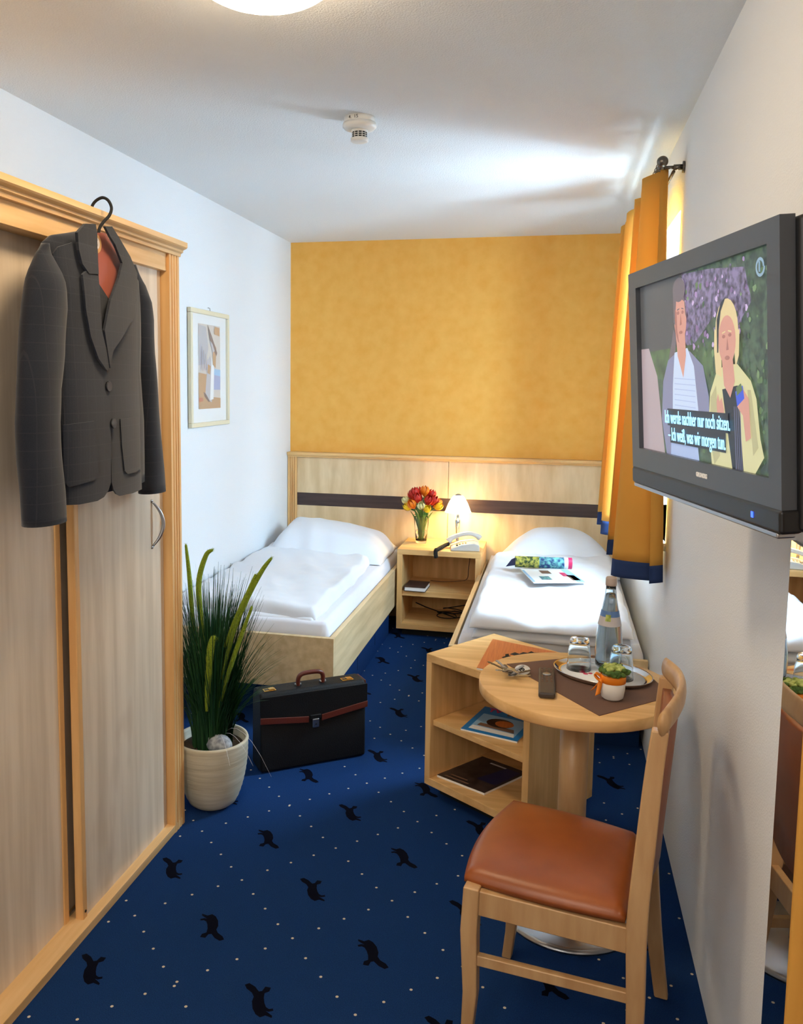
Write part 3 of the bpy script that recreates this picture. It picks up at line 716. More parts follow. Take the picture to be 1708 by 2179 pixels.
def tulip(dx, dy, h_, c, i):
    r_ = root('tulip', tuple(VC+Vector((0, 0, .02))), 'x', 'tulip', 'tulips in the glass vase')
    base = VC+Vector((dx*-.15, dy*-.15, .022+.002*(i % 3))); neck = VC+Vector((dx*.32, dy*.32, .185)); tip = VC+Vector((dx, dy, h_))
    P = smoothpts([base, neck, tip], 8)
    MB().tube(P, .0032, 7).build('stem', M['leaf'], r_)
    dirv = (tip-neck).normalized(); Mx = dirv.to_track_quat('Z', 'Y').to_matrix().to_4x4()
    hd = MB(); sc = 1.24 if c in 'ro' else 1.08
    for q in range(6):
        a0 = 2*PI*q/6+(i*.7); rr = .0215 if q % 2 else .0175; R = []
        for k in range(9):
            t_ = k/8; hh = .052*t_; w_ = rr*math.sin(PI*min(1, (.08+.92*t_))**.8)*1.0+.0008; rad = rr*(.25+.9*math.sin(PI*min(1, t_*.80+.08)))
            R.append([Mx @ (Vector((rad*math.cos(a0+s_*w_/max(rad, .006)*.8), rad*math.sin(a0+s_*w_/max(rad, .006)*.8), hh))*sc) + tip for s_ in (-1, -.5, 0, .5, 1)])
        hd.rings(R, False, 0, True, closed=False)
    hd.ball(tip+dirv*.018, .012*sc, .012*sc, .022*sc, 10, 8, M_=Mx)
    o = hd.build('flower_head', cols[c], r_)
    return r_
where = {0: 'at the upper left of the bunch', 1: 'at the back left of the bunch', 2: 'at the very top of the bunch', 3: 'just left of the bunch centre', 4: 'drooping at the lower left', 5: 'large and open on the lower left', 6: 'sticking out furthest left', 7: 'in the front centre, still closed', 8: 'in the front, right of centre', 9: 'on the right side of the bunch', 10: 'at the upper right of the bunch', 11: 'leaning out furthest right', 12: 'behind the rightmost yellow one', 13: 'at the back right of the bunch', 14: 'at the top left beside the tallest one', 15: 'in the middle right of the bunch'}
for i, (dx, dy, h_, c) in enumerate(TUL):
    r_ = tulip(dx*.92, dy, h_, c, i); r_['label'] = nm[c]+' tulip '+where[i]
lf = MB()
for i in range(9):
    a0 = i*2*PI/9+.3; R = []
    for k in range(12):
        t_ = k/11; rad = .006+.068*t_**1.6; w_ = .013*math.sin(PI*min(1, t_*.9+.1))+.0015; z = .02+.205*t_-.02*t_**4
        c = VC+Vector((rad*math.cos(a0), rad*math.sin(a0), z)); tn = Vector((-math.sin(a0), math.cos(a0), 0))
        R.append([c-tn*w_, c+Vector((math.cos(a0), math.sin(a0), 0))*-.003, c+tn*w_])
    lf.rings(R, False, 0, True, closed=False)
o = tag(lf.build('tulip_foliage', M['leaf']), 'green tulip leaves rising from the glass vase', 'leaves')
o['kind'] = 'stuff'
md = o.modifiers.new('s', 'SOLIDIFY'); md.thickness = .0012

# bedside lamp
LP_ = Vector((-.606, 5.455, .561))
bl = root('bedside_lamp', tuple(LP_), 'small lit table lamp with white glass shade on the nightstand', 'lamp')
MB().lathe([(.001, 0), (.055, 0), (.055, .006), (.020, .014), (.010, .022), (.001, .022)], LP_, 36).build('base', M['steel'], bl)
MB().lathe([(.001, .018), (.009, .02), (.011, .06), (.0155, .135), (.017, .150), (.011, .160), (.007, .166), (.009, .180), (.006, .19), (.006, .25), (.001, .25)], LP_, 24).build('stem', M['chrome'], bl)
sp = [(.086, .208), (.082, .214), (.076, .232), (.062, .266), (.046, .296), (.034, .312), (.022, .318), (.0205, .3165), (.032, .310), (.044, .294), (.060, .264), (.074, .231), (.080, .213)]
sh = MB(); n = 40
R = [[LP_+Vector((r*math.cos(2*PI*i/n), r*math.sin(2*PI*i/n), z)) for i in range(n)] for r, z in sp+[sp[0]]]
sh.rings(R, False)
m, t, p = nodes('lit_opal_shade')
p.inputs['Base Color'].default_value = (.95, .9, .8, 1); p.inputs['Roughness'].default_value = .3
p.inputs['Emission Color'].default_value = (1, .86, .60, 1); p.inputs['Emission Strength'].default_value = 2.2
tr = t.nodes.new('ShaderNodeBsdfTranslucent'); tr.inputs['Color'].default_value = (1, .9, .75, 1)
ad = t.nodes.new('ShaderNodeMixShader'); ad.inputs['Fac'].default_value = .55
t.links.new(p.outputs[0], ad.inputs[1]); t.links.new(tr.outputs[0], ad.inputs[2]); t.links.new(ad.outputs[0], t.nodes['Material Output'].inputs['Surface'])
sh.build('lamp_shade', m, bl)
MB().lathe([(.001, .322), (.012, .320), (.022, .316), (.022, .320), (.010, .328), (.001, .329)], LP_, 24).build('finial_cap', M['steel'], bl)
MB().ball(LP_+Vector((0, 0, .262)), .018, .018, .022, 16, 10).build('bulb', emis('lit_bulb', (255, 214, 150), 40), bl)
ll = bpy.data.lights.new('bedside_bulb_light', 'POINT'); ll.energy = 5.5; ll.color = (1, .70, .28); ll.shadow_soft_size = .02
lo = bpy.data.objects.new('bedside_bulb_light', ll); lo.location = (0, 0, .235); lo.parent = bl; COL.objects.link(lo)

# telephone
ph = root('telephone', (-.55, 5.29, .561), 'pale grey desk telephone with handset on the nightstand', 'telephone')
Mp = Matrix.Translation((-.545, 5.285, .561)) @ Matrix.Rotation(math.radians(8), 4, 'Z')
pb = MB(); prof = [(-.085, 0), (.095, 0), (.095, .040), (.06, .052), (-.02, .040), (-.085, .014)]
pb.prism([(a, b) for a, b in prof], 'y', -.085, .085, M_=Mp @ Matrix.Identity(4))
pb.build('base', M['phonegrey'], ph, bevel=.008)
hs = MB(); P = [Mp @ Vector(q) for q in ((-.100, .045, .036), (-.075, .050, .058), (-.02, .055, .080), (.04, .058, .088), (.085, .060, .074), (.105, .060, .058))]
hs.tube(smoothpts(P, 5), [.019, .0195, .02, .019, .018, .017, .016]+[.0145]*12+[.016, .017, .018, .019, .019, .018, .016], 14)
hs.build('handset', M['phonegrey'], ph)
ky = MB()
for i in range(4):
    for j in range(3): ky.box(-.050+.018*i, -.038+.018*i, -.062+.018*j, -.050+.018*j, .030+.0022*i, .0385+.0026*i, M_=Mp)
ky.build('keypad', M['darkprint'], ph, bevel=.001)
MB().box(-.062, .028, -.070, .0, .0335, .0355, M_=Mp @ Matrix.Rotation(-.13, 4, 'Y') @ Matrix.Translation((0, 0, -.004))).build('keypad_plate', M['paper'], ph)
P = [Mp @ Vector(q) for q in ((-.098, .042, .020), (-.112, .015, .020), (-.135, -.02, .014), (-.150, -.055, .012), (-.165, -.095, .010), (-.176, -.122, .010), (-.178, -.138, -.010), (-.174, -.140, -.032))]
P = smoothpts(P, 12); co = []
for i, q in enumerate(P):
    d = (P[min(i+1, len(P)-1)]-P[max(i-1, 0)]).normalized(); a = Vector((0, 0, 1)) if abs(d.z) < .8 else Vector((1, 0, 0)); s_ = d.cross(a).normalized(); w_ = d.cross(s_)
    for k in range(4):
        t_ = (i*4+k)*2*PI/7; f = q if i == len(P)-1 else q.lerp(P[i+1], k/4); co.append(f+s_*.0105*math.cos(t_)+w_*.0105*math.sin(t_))
MB().tube(co, .0032, 5).build('coiled_cord', M['blackmatte'], ph)

# ------------------------------------------------------------------ potted grass
PC = Vector((-1.228, 2.874, 0))
pt = root('potted_grass', tuple(PC), 'tall artificial grass in a cream ribbed pot beside the wardrobe', 'plant')
def ribbed(k): return .0012*(k % 2)
prof = [(.001, 0), (.058, 0), (.074, .006)]
for k in range(25):
    t_ = k/24; prof.append((.078+.056*math.sin(t_*PI/2)**.62+ribbed(k), .009+.233*t_))
prof += [(.134, .245), (.137, .256), (.134, .264), (.127, .264), (.122, .254), (.118, .225), (.001, .223)]
MB().lathe(prof, PC, 56).build('pot', M['pot'], pt)
MB().lathe([(.001, .222), (.119, .222), (.117, .230), (.08, .236), (.001, .238)], PC, 30).build('soil', M['soil'], pt)
st = MB().ball(PC+Vector((.050, -.055, .262)), .056, .040, .036, 20, 12, M_=Matrix.Rotation(-.4, 4, 'Z'))
tag(st.build('stone', M['stone']), 'rounded grey stone lying in the grass pot', 'stone')
def blade(mb, a, lean, h_, w_, r0, mi, droop=0):
    R = []; n = 9
    for k in range(n+1):
        t_ = k/n; rad = r0+lean*t_**1.8; z = .225+h_*t_-droop*t_**3
        c = PC+Vector((rad*math.cos(a), rad*math.sin(a), z)); tn = Vector((-math.sin(a+.6), math.cos(a+.6), 0)); ww = w_*(1-t_)**.6+.0004
        R.append([c-tn*ww, c+tn*ww])
    mb.add([p_ for r in R for p_ in r], [(2*k, 2*k+1, 2*k+3, 2*k+2) for k in range(n)], mi, True)
gb = MB(); rng = random.Random(3)
def ok(a, lean):  # keep clear of the wardrobe side and the wall
    return not (PC.y+lean*math.sin(a) < 2.735 and PC.x+lean*math.cos(a) < -1.26)
for i in range(1500):
    a = rng.uniform(0, 2*PI); h_ = rng.uniform(.26, .60) if rng.random() < .85 else rng.uniform(.55, .70); lean = abs(rng.gauss(.07, .05))
    if not ok(a, lean): continue
    blade(gb, a, lean, h_, rng.uniform(.0012, .0026), rng.uniform(0, .075), 0 if rng.random() < .65 else 1, rng.uniform(0, .05))
for i in range(60):
    a = rng.uniform(-1.0, .9); blade(gb, a, rng.uniform(.14, .24), rng.uniform(.30, .50), .001, .05, 1, .08)
g = gb.build('grass', [M['grass1'], M['grass2']], pt); g['kind'] = 'stuff'
# drooping pale blades
wb = MB()
for a, l, h_, dr in ((-.55, .30, .30, .30), (-.70, .26, .24, .20), (-.9, .18, .22, .20)): blade(wb, a, l, h_, .0012, .05, 0, dr)
wb.build('drooping_blade', M['greyprint'], pt)['kind'] = 'stuff'
def plume(P, r):
    r *= 1.1; mb = MB(); P = smoothpts(P, 8); n = len(P)
    mb.tube(P, [r*(.25+.9*math.sin(PI*min(1, .12+.80*k/n))) for k in range(n)], 8)
    for i, q in enumerate(P):
        d = (P[min(i+1, n-1)]-P[max(i-1, 0)]).normalized()
        for k in range(16):
            v = Vector((rng.gauss(0, 1), rng.gauss(0, 1), rng.gauss(0, 1))).normalized(); v = (v-d*v.dot(d)*.6).normalized(); rr = r*(.25+.9*math.sin(PI*min(1, .12+.80*i/n)))
            s_ = d.cross(v).normalized()*.0008; e = q+v*(rr+.004)+d*.006
            mb.add([q-s_, q+s_, e], [(0, 1, 2)], 0)
    mb.build('plume', M['plume'], pt)
def at(dx, dy, z): return PC+Vector((dx, dy, z))
plume([at(-.010, -.03, .50), at(-.022, -.04, .70), at(-.030, -.045, .86), at(.000, -.05, .965), at(.026, -.05, .990)], .0085)
plume([at(.05, -.03, .50), at(.095, -.02, .68), at(.150, -.01, .82), at(.200, 0, .915), at(.235, 0, .962)], .0080)
plume([at(.05, -.05, .40), at(.085, -.05, .53), at(.130, -.05, .66), at(.178, -.05, .79)], .0072)
plume([at(.018, -.09, .40), at(.028, -.10, .52), at(.038, -.105, .62), at(.050, -.105, .675), at(.062, -.105, .678)], .0115)
plume([at(.06, -.02, .62), at(.10, -.02, .72), at(.145, -.015, .82), at(.178, -.01, .90)], .0075)
plume([at(-.08, .04, .58), at(-.10, .05, .72), at(-.115, .06, .86), at(-.128, .06, .98)], .0075)

# ------------------------------------------------------------------ briefcase
A = Vector((-1.133, 3.136, 0)); B = Vector((-.751, 3.42, 0)); ax = (B-A).normalized(); ln = (B-A).length
Mc = frame_m(A, ax)          # local x along the front, y to the back, z up
bc = root('briefcase', tuple((A+B)/2), 'black leather briefcase with brown trim standing at the foot of the left bed', 'briefcase')
D = .125; Hc = .335
body = MB(); prof = [(0, .004), (D, .004), (D-.004, .30), (D-.020, Hc), (.016, Hc), (.002, .315)]
body.prism(prof, 'x', .004, ln-.004, M_=Mc); body.build('body', M['leather_black'], bc, bevel=.010, seg=3)
# front flap
fpts = [(.0, .332), (ln, .332), (ln, .232), (ln*.60, .170), (ln*.40, .170), (.0, .222)]
fpts = [(.0, .325), (ln, .325), (ln, .225), (ln*.54, .205), (ln*.50, .195), (ln*.46, .203), (.0, .218)]
ft = MB(); ft.prism([(x, z) for x, z in fpts], 'y', -.006, .000, M_=Mc); ft.build('front_flap', M['leather_black'], bc, bevel=.003)
def bandp(p0, p1, w_):
    return [(p0[0], p0[1]+w_/2), (p1[0], p1[1]+w_/2), (p1[0], p1[1]-w_/2), (p0[0], p0[1]-w_/2)]
tm = MB(); tm.prism(bandp((.0, .228), (ln*.44, .206), .026), 'y', -.010, -.004, M_=Mc)
tm.prism(bandp((ln*.56, .206), (ln, .236), .026), 'y', -.010, -.004, M_=Mc)
tm.build('brown_trim', M['leather_brown'], bc, bevel=.002)
tm = MB().box(ln-.0, ln+.003, .01, D-.01, .215, .25, M_=Mc).box(ln-.002, ln+.003, .02, D-.02, .29, .33, M_=Mc); tm.build('brown_trim', M['leather_brown'], bc, bevel=.002)
lk = MB().box(ln*.50-.015, ln*.50+.015, -.017, -.008, .170, .208, M_=Mc); lk.build('clasp', M['steel'], bc, bevel=.006)
MB().box(ln*.50-.004, ln*.50+.004, -.019, -.016, .184, .188, M_=Mc).build('keyhole', M['blackmatte'], bc)
MB().box(ln*.50-.024, ln*.50+.024, -.013, -.004, .206, .224, M_=Mc).build('clasp_tab', M['leather_black'], bc, bevel=.003)
for xx in (.055, ln-.075):
    lo_ = MB().box(xx-.026, xx+.026, .030, .062, Hc-.001, Hc+.003, M_=Mc).box(xx-.004, xx+.020, .034, .058, Hc+.002, Hc+.007, M_=Mc)
    lo_.build('combination_lock', M['gold'], bc, bevel=.0015)
    dm = MB()
    for k in range(3): dm.box(xx-.021+.006*k, xx-.017+.006*k, .040, .052, Hc+.0035, Hc+.0045, M_=Mc)
    dm.build('lock_dial', M['darkprint'], bc)
hp = [Mc @ Vector(q) for q in ((ln*.5-.055, .055, Hc-.002), (ln*.5-.055, .052, Hc+.030), (ln*.5-.040, .050, Hc+.048), (ln*.5, .050, Hc+.052), (ln*.5+.040, .050, Hc+.048), (ln*.5+.055, .052, Hc+.030), (ln*.5+.055, .055, Hc-.002))]
MB().tube(smoothpts(hp, 5), .0095, 12).build('handle', M['leather_brown'], bc)
for s_ in (-.055, .055):
    MB().tube([Mc @ Vector((ln*.5+s_-.014, .055, Hc+.004)), Mc @ Vector((ln*.5+s_+.014, .055, Hc+.004))], .006, 10).build('handle_ring', M['steel'], bc)

# ------------------------------------------------------------------ open shelf unit (stands askew at the foot of the right bed)
CA = Vector((-.456, 3.133, 0)); cux = Vector((.8195, -.5731, 0)); 
Ms = frame_m(CA, cux)   # x along the open face, y towards the back, z up
CW, CD, CZ0, CZ1 = .490, .405, .050, .570
su = root('shelf_unit', tuple(CA+cux*.25), 'low open maple shelf unit standing askew behind the round table', 'shelf unit')
T = .030
MB().box(0, CW, 0, CD, CZ1-T, CZ1, M_=Ms).build('top', M['wood_x'], su, bevel=.002)
MB().box(0, CW, 0, CD, CZ0, CZ0+T, M_=Ms).build('bottom', M['wood_x'], su, bevel=.002)
MB().box(0, T*.9, 0, CD, CZ0+T, CZ1-T, M_=Ms).build('side_panel', M['wood_v'], su, bevel=.0015)
MB().box(CW-T*.9, CW, 0, CD, CZ0+T, CZ1-T, M_=Ms).build('side_panel', M['wood_v'], su, bevel=.0015)
MB().box(T, CW-T, .012, CD-.012, .290, .312, M_=Ms).build('shelf', M['wood_x'], su, bevel=.0015)
MB().box(T*.9, CW-T*.9, CD-.012, CD-.002, CZ0+T, CZ1-T, M_=Ms).build('back_panel', M['wood_v'], su)
MB().box(.03, CW-.03, .06, CD-.04, 0, CZ0, M_=Ms).build('plinth', M['blackmatte'], su)

def booklet(name, label, cat, quad, z, th, covers, build):
    r_ = root(name, tuple(sum((Vector((*q, 0)) for q in quad), Vector())/4+Vector((0, 0, z))), label, cat)
    Q_ = [Vector((*q, 0)) for q in quad]
    mb = MB(); mb.add([(q.x, q.y, z+d_) for d_ in (0, th) for q in Q_], [(3, 2, 1, 0), (4, 5, 6, 7), (0, 1, 5, 4), (1, 2, 6, 5), (2, 3, 7, 6), (3, 0, 4, 7)], 0)
    mb.build('pages', M['paper'], r_)
    cvr = MB(); cvr.add([(q.x, q.y, z+d_) for d_ in (th, th+.0015) for q in Q_], [(3, 2, 1, 0), (4, 5, 6, 7), (0, 1, 5, 4), (1, 2, 6, 5), (2, 3, 7, 6), (3, 0, 4, 7)], 0)
    lv = [0]
    def on(u, v): return Q_[0].lerp(Q_[1], u).lerp(Q_[3].lerp(Q_[2], u), v)
    def poly(pts, mi):
        lv[0] += 1; cvr.add([(on(u, v).x, on(u, v).y, z+th+.0016+.00012*lv[0]) for u, v in pts], [list(range(len(pts)))], mi)
    build(cvr, on, poly)
    cvr.build('cover', covers, r_)
    return r_
# orange booklet on top of the unit: corners near-left, near-right, far-right, far-left
def b_orange(c, on, poly):
    hz = [(.30, .55), (.36, .62), (.42, .60), (.46, .66), (.52, .66), (.56, .72), (.60, .70), (.66, .72), (.70, .66), (.64, .66), (.58, .60), (.62, .54), (.54, .58), (.48, .56), (.40, .54)]
    poly([(a, .66+(b-.60)*1.5) for a, b in hz], 1)
    poly([(x+.02, y+.26) for x, y in [(.20, .18), (.24, .24), (.23, .30), (.27, .34), (.28, .28), (.34, .26), (.40, .28), (.36, .22), (.28, .18), (.24, .14)]], 1)
booklet('hotel_folder', 'orange-brown folder with black horse print on top of the shelf unit', 'folder', [(-.252, 2.995), (.065, 2.93), (.060, 3.24), (-.222, 3.36)], CZ1+.0005, .006,
        [M['orangelea'], M['blackmatte']], b_orange)
Mq = [Ms @ Vector(q) for q in ((.165, .018, 0), (.375, .085, 0), (.300, .325, 0), (.085, .255, 0))]
def b_blue(c, on, poly):
    poly([(.10, .08), (.90, .08), (.90, .72), (.10, .72)], 1)
    poly([(.10, .08), (.90, .08), (.86, .20), (.12, .22)], 2)
    poly([(.18, .25), (.85, .22), (.80, .34), (.2, .36)], 3)
    poly([(.30+.26*math.cos(a)*.9+.2, .47+.17*math.sin(a)) for a in [k*PI/10 for k in range(20)]], 4)
    poly([(.30+.18*math.cos(a)*.9+.28, .47+.12*math.sin(a)) for a in [k*PI/8 for k in range(16)]], 5)
    o_ = on(.26, .84); x_ = (on(.5, .84)-o_).normalized(); M2 = frame_m((o_.x, o_.y, .3162+.006+.004), x_)
    text(c, 'TV', .044, M2, 6, bold=.001)
    for k in range(5): poly([(.48+.09*k, .80), (.53+.09*k, .79), (.535+.09*k, .90), (.485+.09*k, .91)], 7 if k % 2 else 3)
booklet('magazine', 'blue TV programme magazine on the middle shelf of the unit', 'magazine', [(q.x, q.y) for q in Mq], .3125, .006,
        [M['bluecover'], M['skyblue'], M['paper'], M['brownprint'], M['darkprint'], M['orangelea'], M['magenta'], M['navy']], b_blue)
Mq = [Ms @ Vector(q) for q in ((.04, .03, 0), (.255, .055, 0), (.26, .31, 0), (.05, .29, 0))]
def b_dark(c, on, poly):
    poly([(.1, .05), (.6, .06), (.6, .09), (.1, .08)], 1); poly([(.15, .14), (.5, .14), (.5, .17), (.15, .17)], 1)
    poly([(.3, .86), (.7, .86), (.7, .90), (.3, .90)], 2); poly([(.55, .3), (.95, .3), (.95, .9), (.65, .9)], 3)
booklet('magazine', 'dark glossy magazine on the bottom of the open shelf unit', 'magazine', [(q.x, q.y) for q in Mq], CZ0+T+.0005, .008,
        [M['darkprint'], M['brownprint'], M['greyprint'], M['navy']], b_dark)

# ------------------------------------------------------------------ round table
TC = Vector((.083, 2.520, 0)); ZT = .720
rt = root('round_table', tuple(TC), 'small round maple table with a single post and steel disc foot', 'table')
MB().lathe([(.001, ZT-.034), (.284, ZT-.034), (.286, ZT-.031), (.286, ZT-.003), (.284, ZT), (.001, ZT)], TC, 96).build('tabletop', M['wood_x'], rt)
MB().lathe([(.001, .018), (.042, .018), (.042, ZT-.034), (.001, ZT-.034)], TC, 40).build('post', M['chairwood'], rt)
MB().lathe([(.001, 0), (.205, 0), (.205, .006), (.190, .013), (.06, .018), (.001, .018)], TC, 64).build('base_disc', M['steel'], rt)
# brown runner cloth: a diamond-laid square
rn = MB(); RQ = [(-.128, 2.628), (.000, 2.512), (.137, 2.272), (.335, 2.448), (.300, 2.66), (.141, 2.79)]
RQ = [(-.128, 2.632), (.137, 2.272), (.348, 2.474), (.300, 2.640), (.145, 2.792)]
rn.add([(x, y, ZT+d_) for d_ in (.0004, .0022) for x, y in RQ], [list(range(5))[::-1], list(range(5, 10))]+[(i, (i+1) % 5, 5+(i+1) % 5, 5+i) for i in range(5)])
tag(rn.build('table_cloth', M['runner']), 'brown square cloth laid on the round table', 'cloth')
# oval tray
trc = Vector((.160, 2.600, ZT+.0023)); ta = math.radians(-24)
Mt = Matrix.Rotation(ta, 4, 'Z')
try_ = root('serving_tray', tuple(trc), 'oval silver tray carrying the water bottle and glasses', 'tray')
MB().lathe([(.001, 0), (.93, 0), (.985, .010), (1.0, .013), (1.0, .015), (.975, .0135), (.90, .0045), (.86, .0035), (.001, .003)], trc, 72, M_=Mt, sx=.150, sy=.112).build('dish', M['chrome'], try_)
pp_ = MB().lathe([(.001, .0032), (.84, .0032), (.85, .0042), (.001, .0042)], trc, 64, M_=Mt, sx=.150, sy=.112)
for (a, b, s_) in ((-.055, -.02, .010), (-.04, -.03, .008), (-.03, -.018, .007)):
    v = Mt @ Vector((a, b, 0)); pp_.lathe([(.001, .0043), (s_, .0043), (s_, .0046), (.001, .0046)], trc+v, 8, mi=1)
pp_.build('paper_doily', [M['paper'], M['magenta']], try_)
# water bottle
BC_ = Vector((.180, 2.660, ZT+.0066))
wb_ = root('water_bottle', tuple(BC_), 'clear tapered mineral water bottle standing on the oval tray', 'bottle')
bp = [(.001, 0), (.034, 0), (.038, .006), (.040, .03), (.0415, .06), (.040, .10), (.034, .145), (.026, .185), (.019, .222), (.0155, .25), (.0150, .262), (.0145, .262), (.0138, .25), (.0172, .222), (.024, .185), (.032, .145), (.038, .10), (.0395, .06), (.038, .03), (.034, .010), (.001, .008)]
MB().lathe(bp, BC_, 40).build('glass_body', M['bottleglass'], wb_)
MB().lathe([(.001, .0085), (.0335, .0105), (.0375, .03), (.039, .06), (.0375, .10), (.0315, .145), (.0235, .185), (.0168, .222), (.0148, .236), (.001, .236)], BC_, 40).build('water', glass('bottle_water', (240, 247, 252), 0, 1.33), wb_)
MB().lathe([(.001, .262), (.0165, .262), (.017, .266), (.017, .284), (.015, .288), (.001, .288)], BC_, 28).build('cap', mat('grey_cap', (176, 158, 146), .4), wb_)
lbm = MB()
def arc_label(r0, r1, z0_, z1_, a0, a1, mi, off=.0006):
    P0 = []; P1 = []
    for k in range(13):
        a = a0+(a1-a0)*k/12
        P0.append(BC_+Vector(((r0+off)*math.cos(a), (r0+off)*math.sin(a), z0_))); P1.append(BC_+Vector(((r1+off)*math.cos(a), (r1+off)*math.sin(a), z1_)))
    lbm.rings([P0, P1], False, mi, True, closed=False)
arc_label(.0350, .0292, .140, .168, math.radians(-190), math.radians(10), 0)
arc_label(.0292, .0258, .168, .186, math.radians(-190), math.radians(10), 1)
arc_label(.0318, .0278, .156, .176, math.radians(-118), math.radians(-88), 2, .0012)
lbm.build('label', [M['greyprint'], mat('blue_label', (90, 124, 176), .4), M['moss']], wb_)
# inverted tumblers
def tumbler(c, label):
    r_ = root('drinking_glass', tuple(c), label, 'glass', 'tumblers on the oval tray')
    MB().lathe([(.0375, .0), (.034, .05), (.0285, .092), (.026, .098), (.001, .098), (.001, .086), (.024, .084), (.0275, .076), (.032, .05), (.036, .0)], c, 40).build('tumbler', M['waterglass'], r_)
    return r_
g1 = tumbler(Vector((.092, 2.632, ZT+.0066)), 'upturned clear tumbler on the left side of the oval tray')
dup(g1, (.212, 2.575, ZT+.0066), 'upturned clear tumbler behind the small green plant pot on the tray', 'tumblers on the oval tray')
# remote control
rm = root('remote_control', (-.005, 2.475, ZT), 'slim dark grey remote control lying on the round table', 'remote control')
Mr = Matrix.Translation((-.003, 2.475, ZT+.0024)) @ Matrix.Rotation(math.radians(1), 4, 'Z')
MB().box(-.0235, .0235, -.118, .108, 0, .017, M_=Mr).build('body', mat('remote_plastic', (58, 50, 46), .4), rm, bevel=.006)
bt = MB()
for j in range(7):
    for i in range(3): bt.lathe([(.001, 0), (.0034, 0), (.0032, .0012), (.001, .0014)], Mr @ Vector((-.013+.013*i, .094-.015*j-(.024 if j > 2 else 0), .017)), 10)
bt.build('button', M['brownprint'], rm)['kind'] = 'stuff'
MB().lathe([(.001, 0), (.012, 0), (.012, .002), (.007, .0024), (.001, .0024)], Mr @ Vector((0, .040, .017)), 24).build('navigation_ring', M['steel'], rm)
# keys
kc = Vector((-.115, 2.515, ZT+.002))
kb = root('key_bunch', tuple(kc), 'bunch of keys with a round white tag on the round table', 'keys')
rk = random.Random(11)
MB().tube([kc+Vector((.020+.014*math.cos(2*PI*k/16), .02+.014*math.sin(2*PI*k/16), .006)) for k in range(17)], .0013, 6).build('key_ring', M['steel'], kb)
for i in range(9):
    a = -.4+i*.72+rk.uniform(-.2, .2); tl = rk.uniform(.1, .9); L = rk.uniform(.050, .064)
    Mk = Matrix.Translation(kc+Vector((.004*math.cos(a)+.002, .004*math.sin(a), .005+.0024*i))) @ Matrix.Rotation(a, 4, 'Z') @ Matrix.Rotation(-tl*.35, 4, 'Y')
    kk = MB(); kk.prism([(.0135*math.cos(t_)+.006, .0135*math.sin(t_)) for t_ in [k*PI/7 for k in range(14)]], 'z', 0, .0022, M_=Mk)
    kk.prism([(.014, -.005), (L, -.005), (L+.004, 0), (L, .005), (L-.006, .002), (L-.011, .005), (L-.017, .002), (.03, .005), (.014, .005)], 'z', 0, .0022, M_=Mk)
    kk.build('key', M['darksteel'] if i % 2 else M['steel'], kb)
Mk = Matrix.Translation((-.076, 2.550, ZT+.014)) @ Matrix.Rotation(.35, 4, 'X') @ Matrix.Rotation(-.5, 4, 'Z')
kt = MB(); kt.lathe([(.001, 0), (.023, 0), (.023, .003), (.001, .003)], (0, 0, 0), 28)
kt.v = [tuple(Mk @ Vector(v)) for v in kt.v]
n0 = len(kt.f); text(kt, 'e', .034, Mk @ Matrix.Translation((0, 0, .0034)) @ Matrix.Rotation(-.3, 4, 'Z'), 1, bold=.0006)
kt.build('key_tag', [M['white'], M['blackmatte']], kb)
# small pot with green rosette and orange ribbon
sp_ = Vector((.178, 2.408, ZT+.0023))
fp_ = root('flower_pot', tuple(sp_), 'tiny white pot with green rosette and orange ribbon on the cloth', 'plant')
MB().lathe([(.001, 0), (.022, 0), (.030, .006), (.034, .030), (.0345, .066), (.0320, .066), (.031, .03), (.001, .02)], sp_, 36).build('pot', M['white'], fp_)
MB().lathe([(.0352, .050), (.0356, .066), (.0346, .073), (.033, .066), (.0345, .050)], sp_, 36).build('ribbon_band', M['ribbon'], fp_)
bw = MB()
kn = sp_+Vector((-.034, -.020, .056))
def strip(P, w_, n_=1):
    R = [[Vector(p_)-Vector((.3, -1, 0)).normalized()*0+Vector(d_)*-w_, Vector(p_)+Vector(d_)*w_] for p_, d_ in P]
    bw.add([v for r in R for v in r], [(2*k, 2*k+1, 2*k+3, 2*k+2) for k in range(len(R)-1)], 0, True)
bw.ball(kn, .007, .006, .007, 10, 6)
lp = [(kn+Vector((-.010*math.sin(t_)-.006*(1-math.cos(t_)), -.004*math.sin(t_), .013*math.sin(t_/2)**2*1.6+.004*math.sin(t_))), (.35, .8, .2)) for t_ in [k*2*PI/14 for k in range(15)]]
strip(lp, .007)
strip([(kn+Vector((-.001*k, -.0012*k, -.0055*k)), (.8, .3, .35)) for k in range(8)], .0085)
strip([(kn+Vector((-.0030*k, .0008*k, -.0042*k)), (.7, .5, .3)) for k in range(8)], .0075)
o = bw.build('ribbon_bow', M['ribbon'], fp_); md = o.modifiers.new('s', 'SOLIDIFY'); md.thickness = .001
ro = MB(); rr = random.Random(5)
for i in range(46):
    a = rr.uniform(0, 2*PI); q = rr.random()**.6; c = sp_+Vector((.040*q*math.cos(a), .040*q*math.sin(a), .078+.016*(1-q)+rr.uniform(0, .005)))
    ro.ball(c, .010, .010, .006, 8, 5, mi=0 if q < .75 else 1, M_=Matrix.Rotation(rr.uniform(-.8, .8), 4, 'X') @ Matrix.Rotation(rr.uniform(-.8, .8), 4, 'Y'))
ro.build('rosette', [M['moss'], M['moss_d']], fp_)['kind'] = 'stuff'

# ------------------------------------------------------------------ chair
ch = root('dining_chair', (.03, 2.03, 0), 'beech chair with cognac leather seat beside the round table', 'chair')
def V(x, y, z): return Vector((x, y, z))
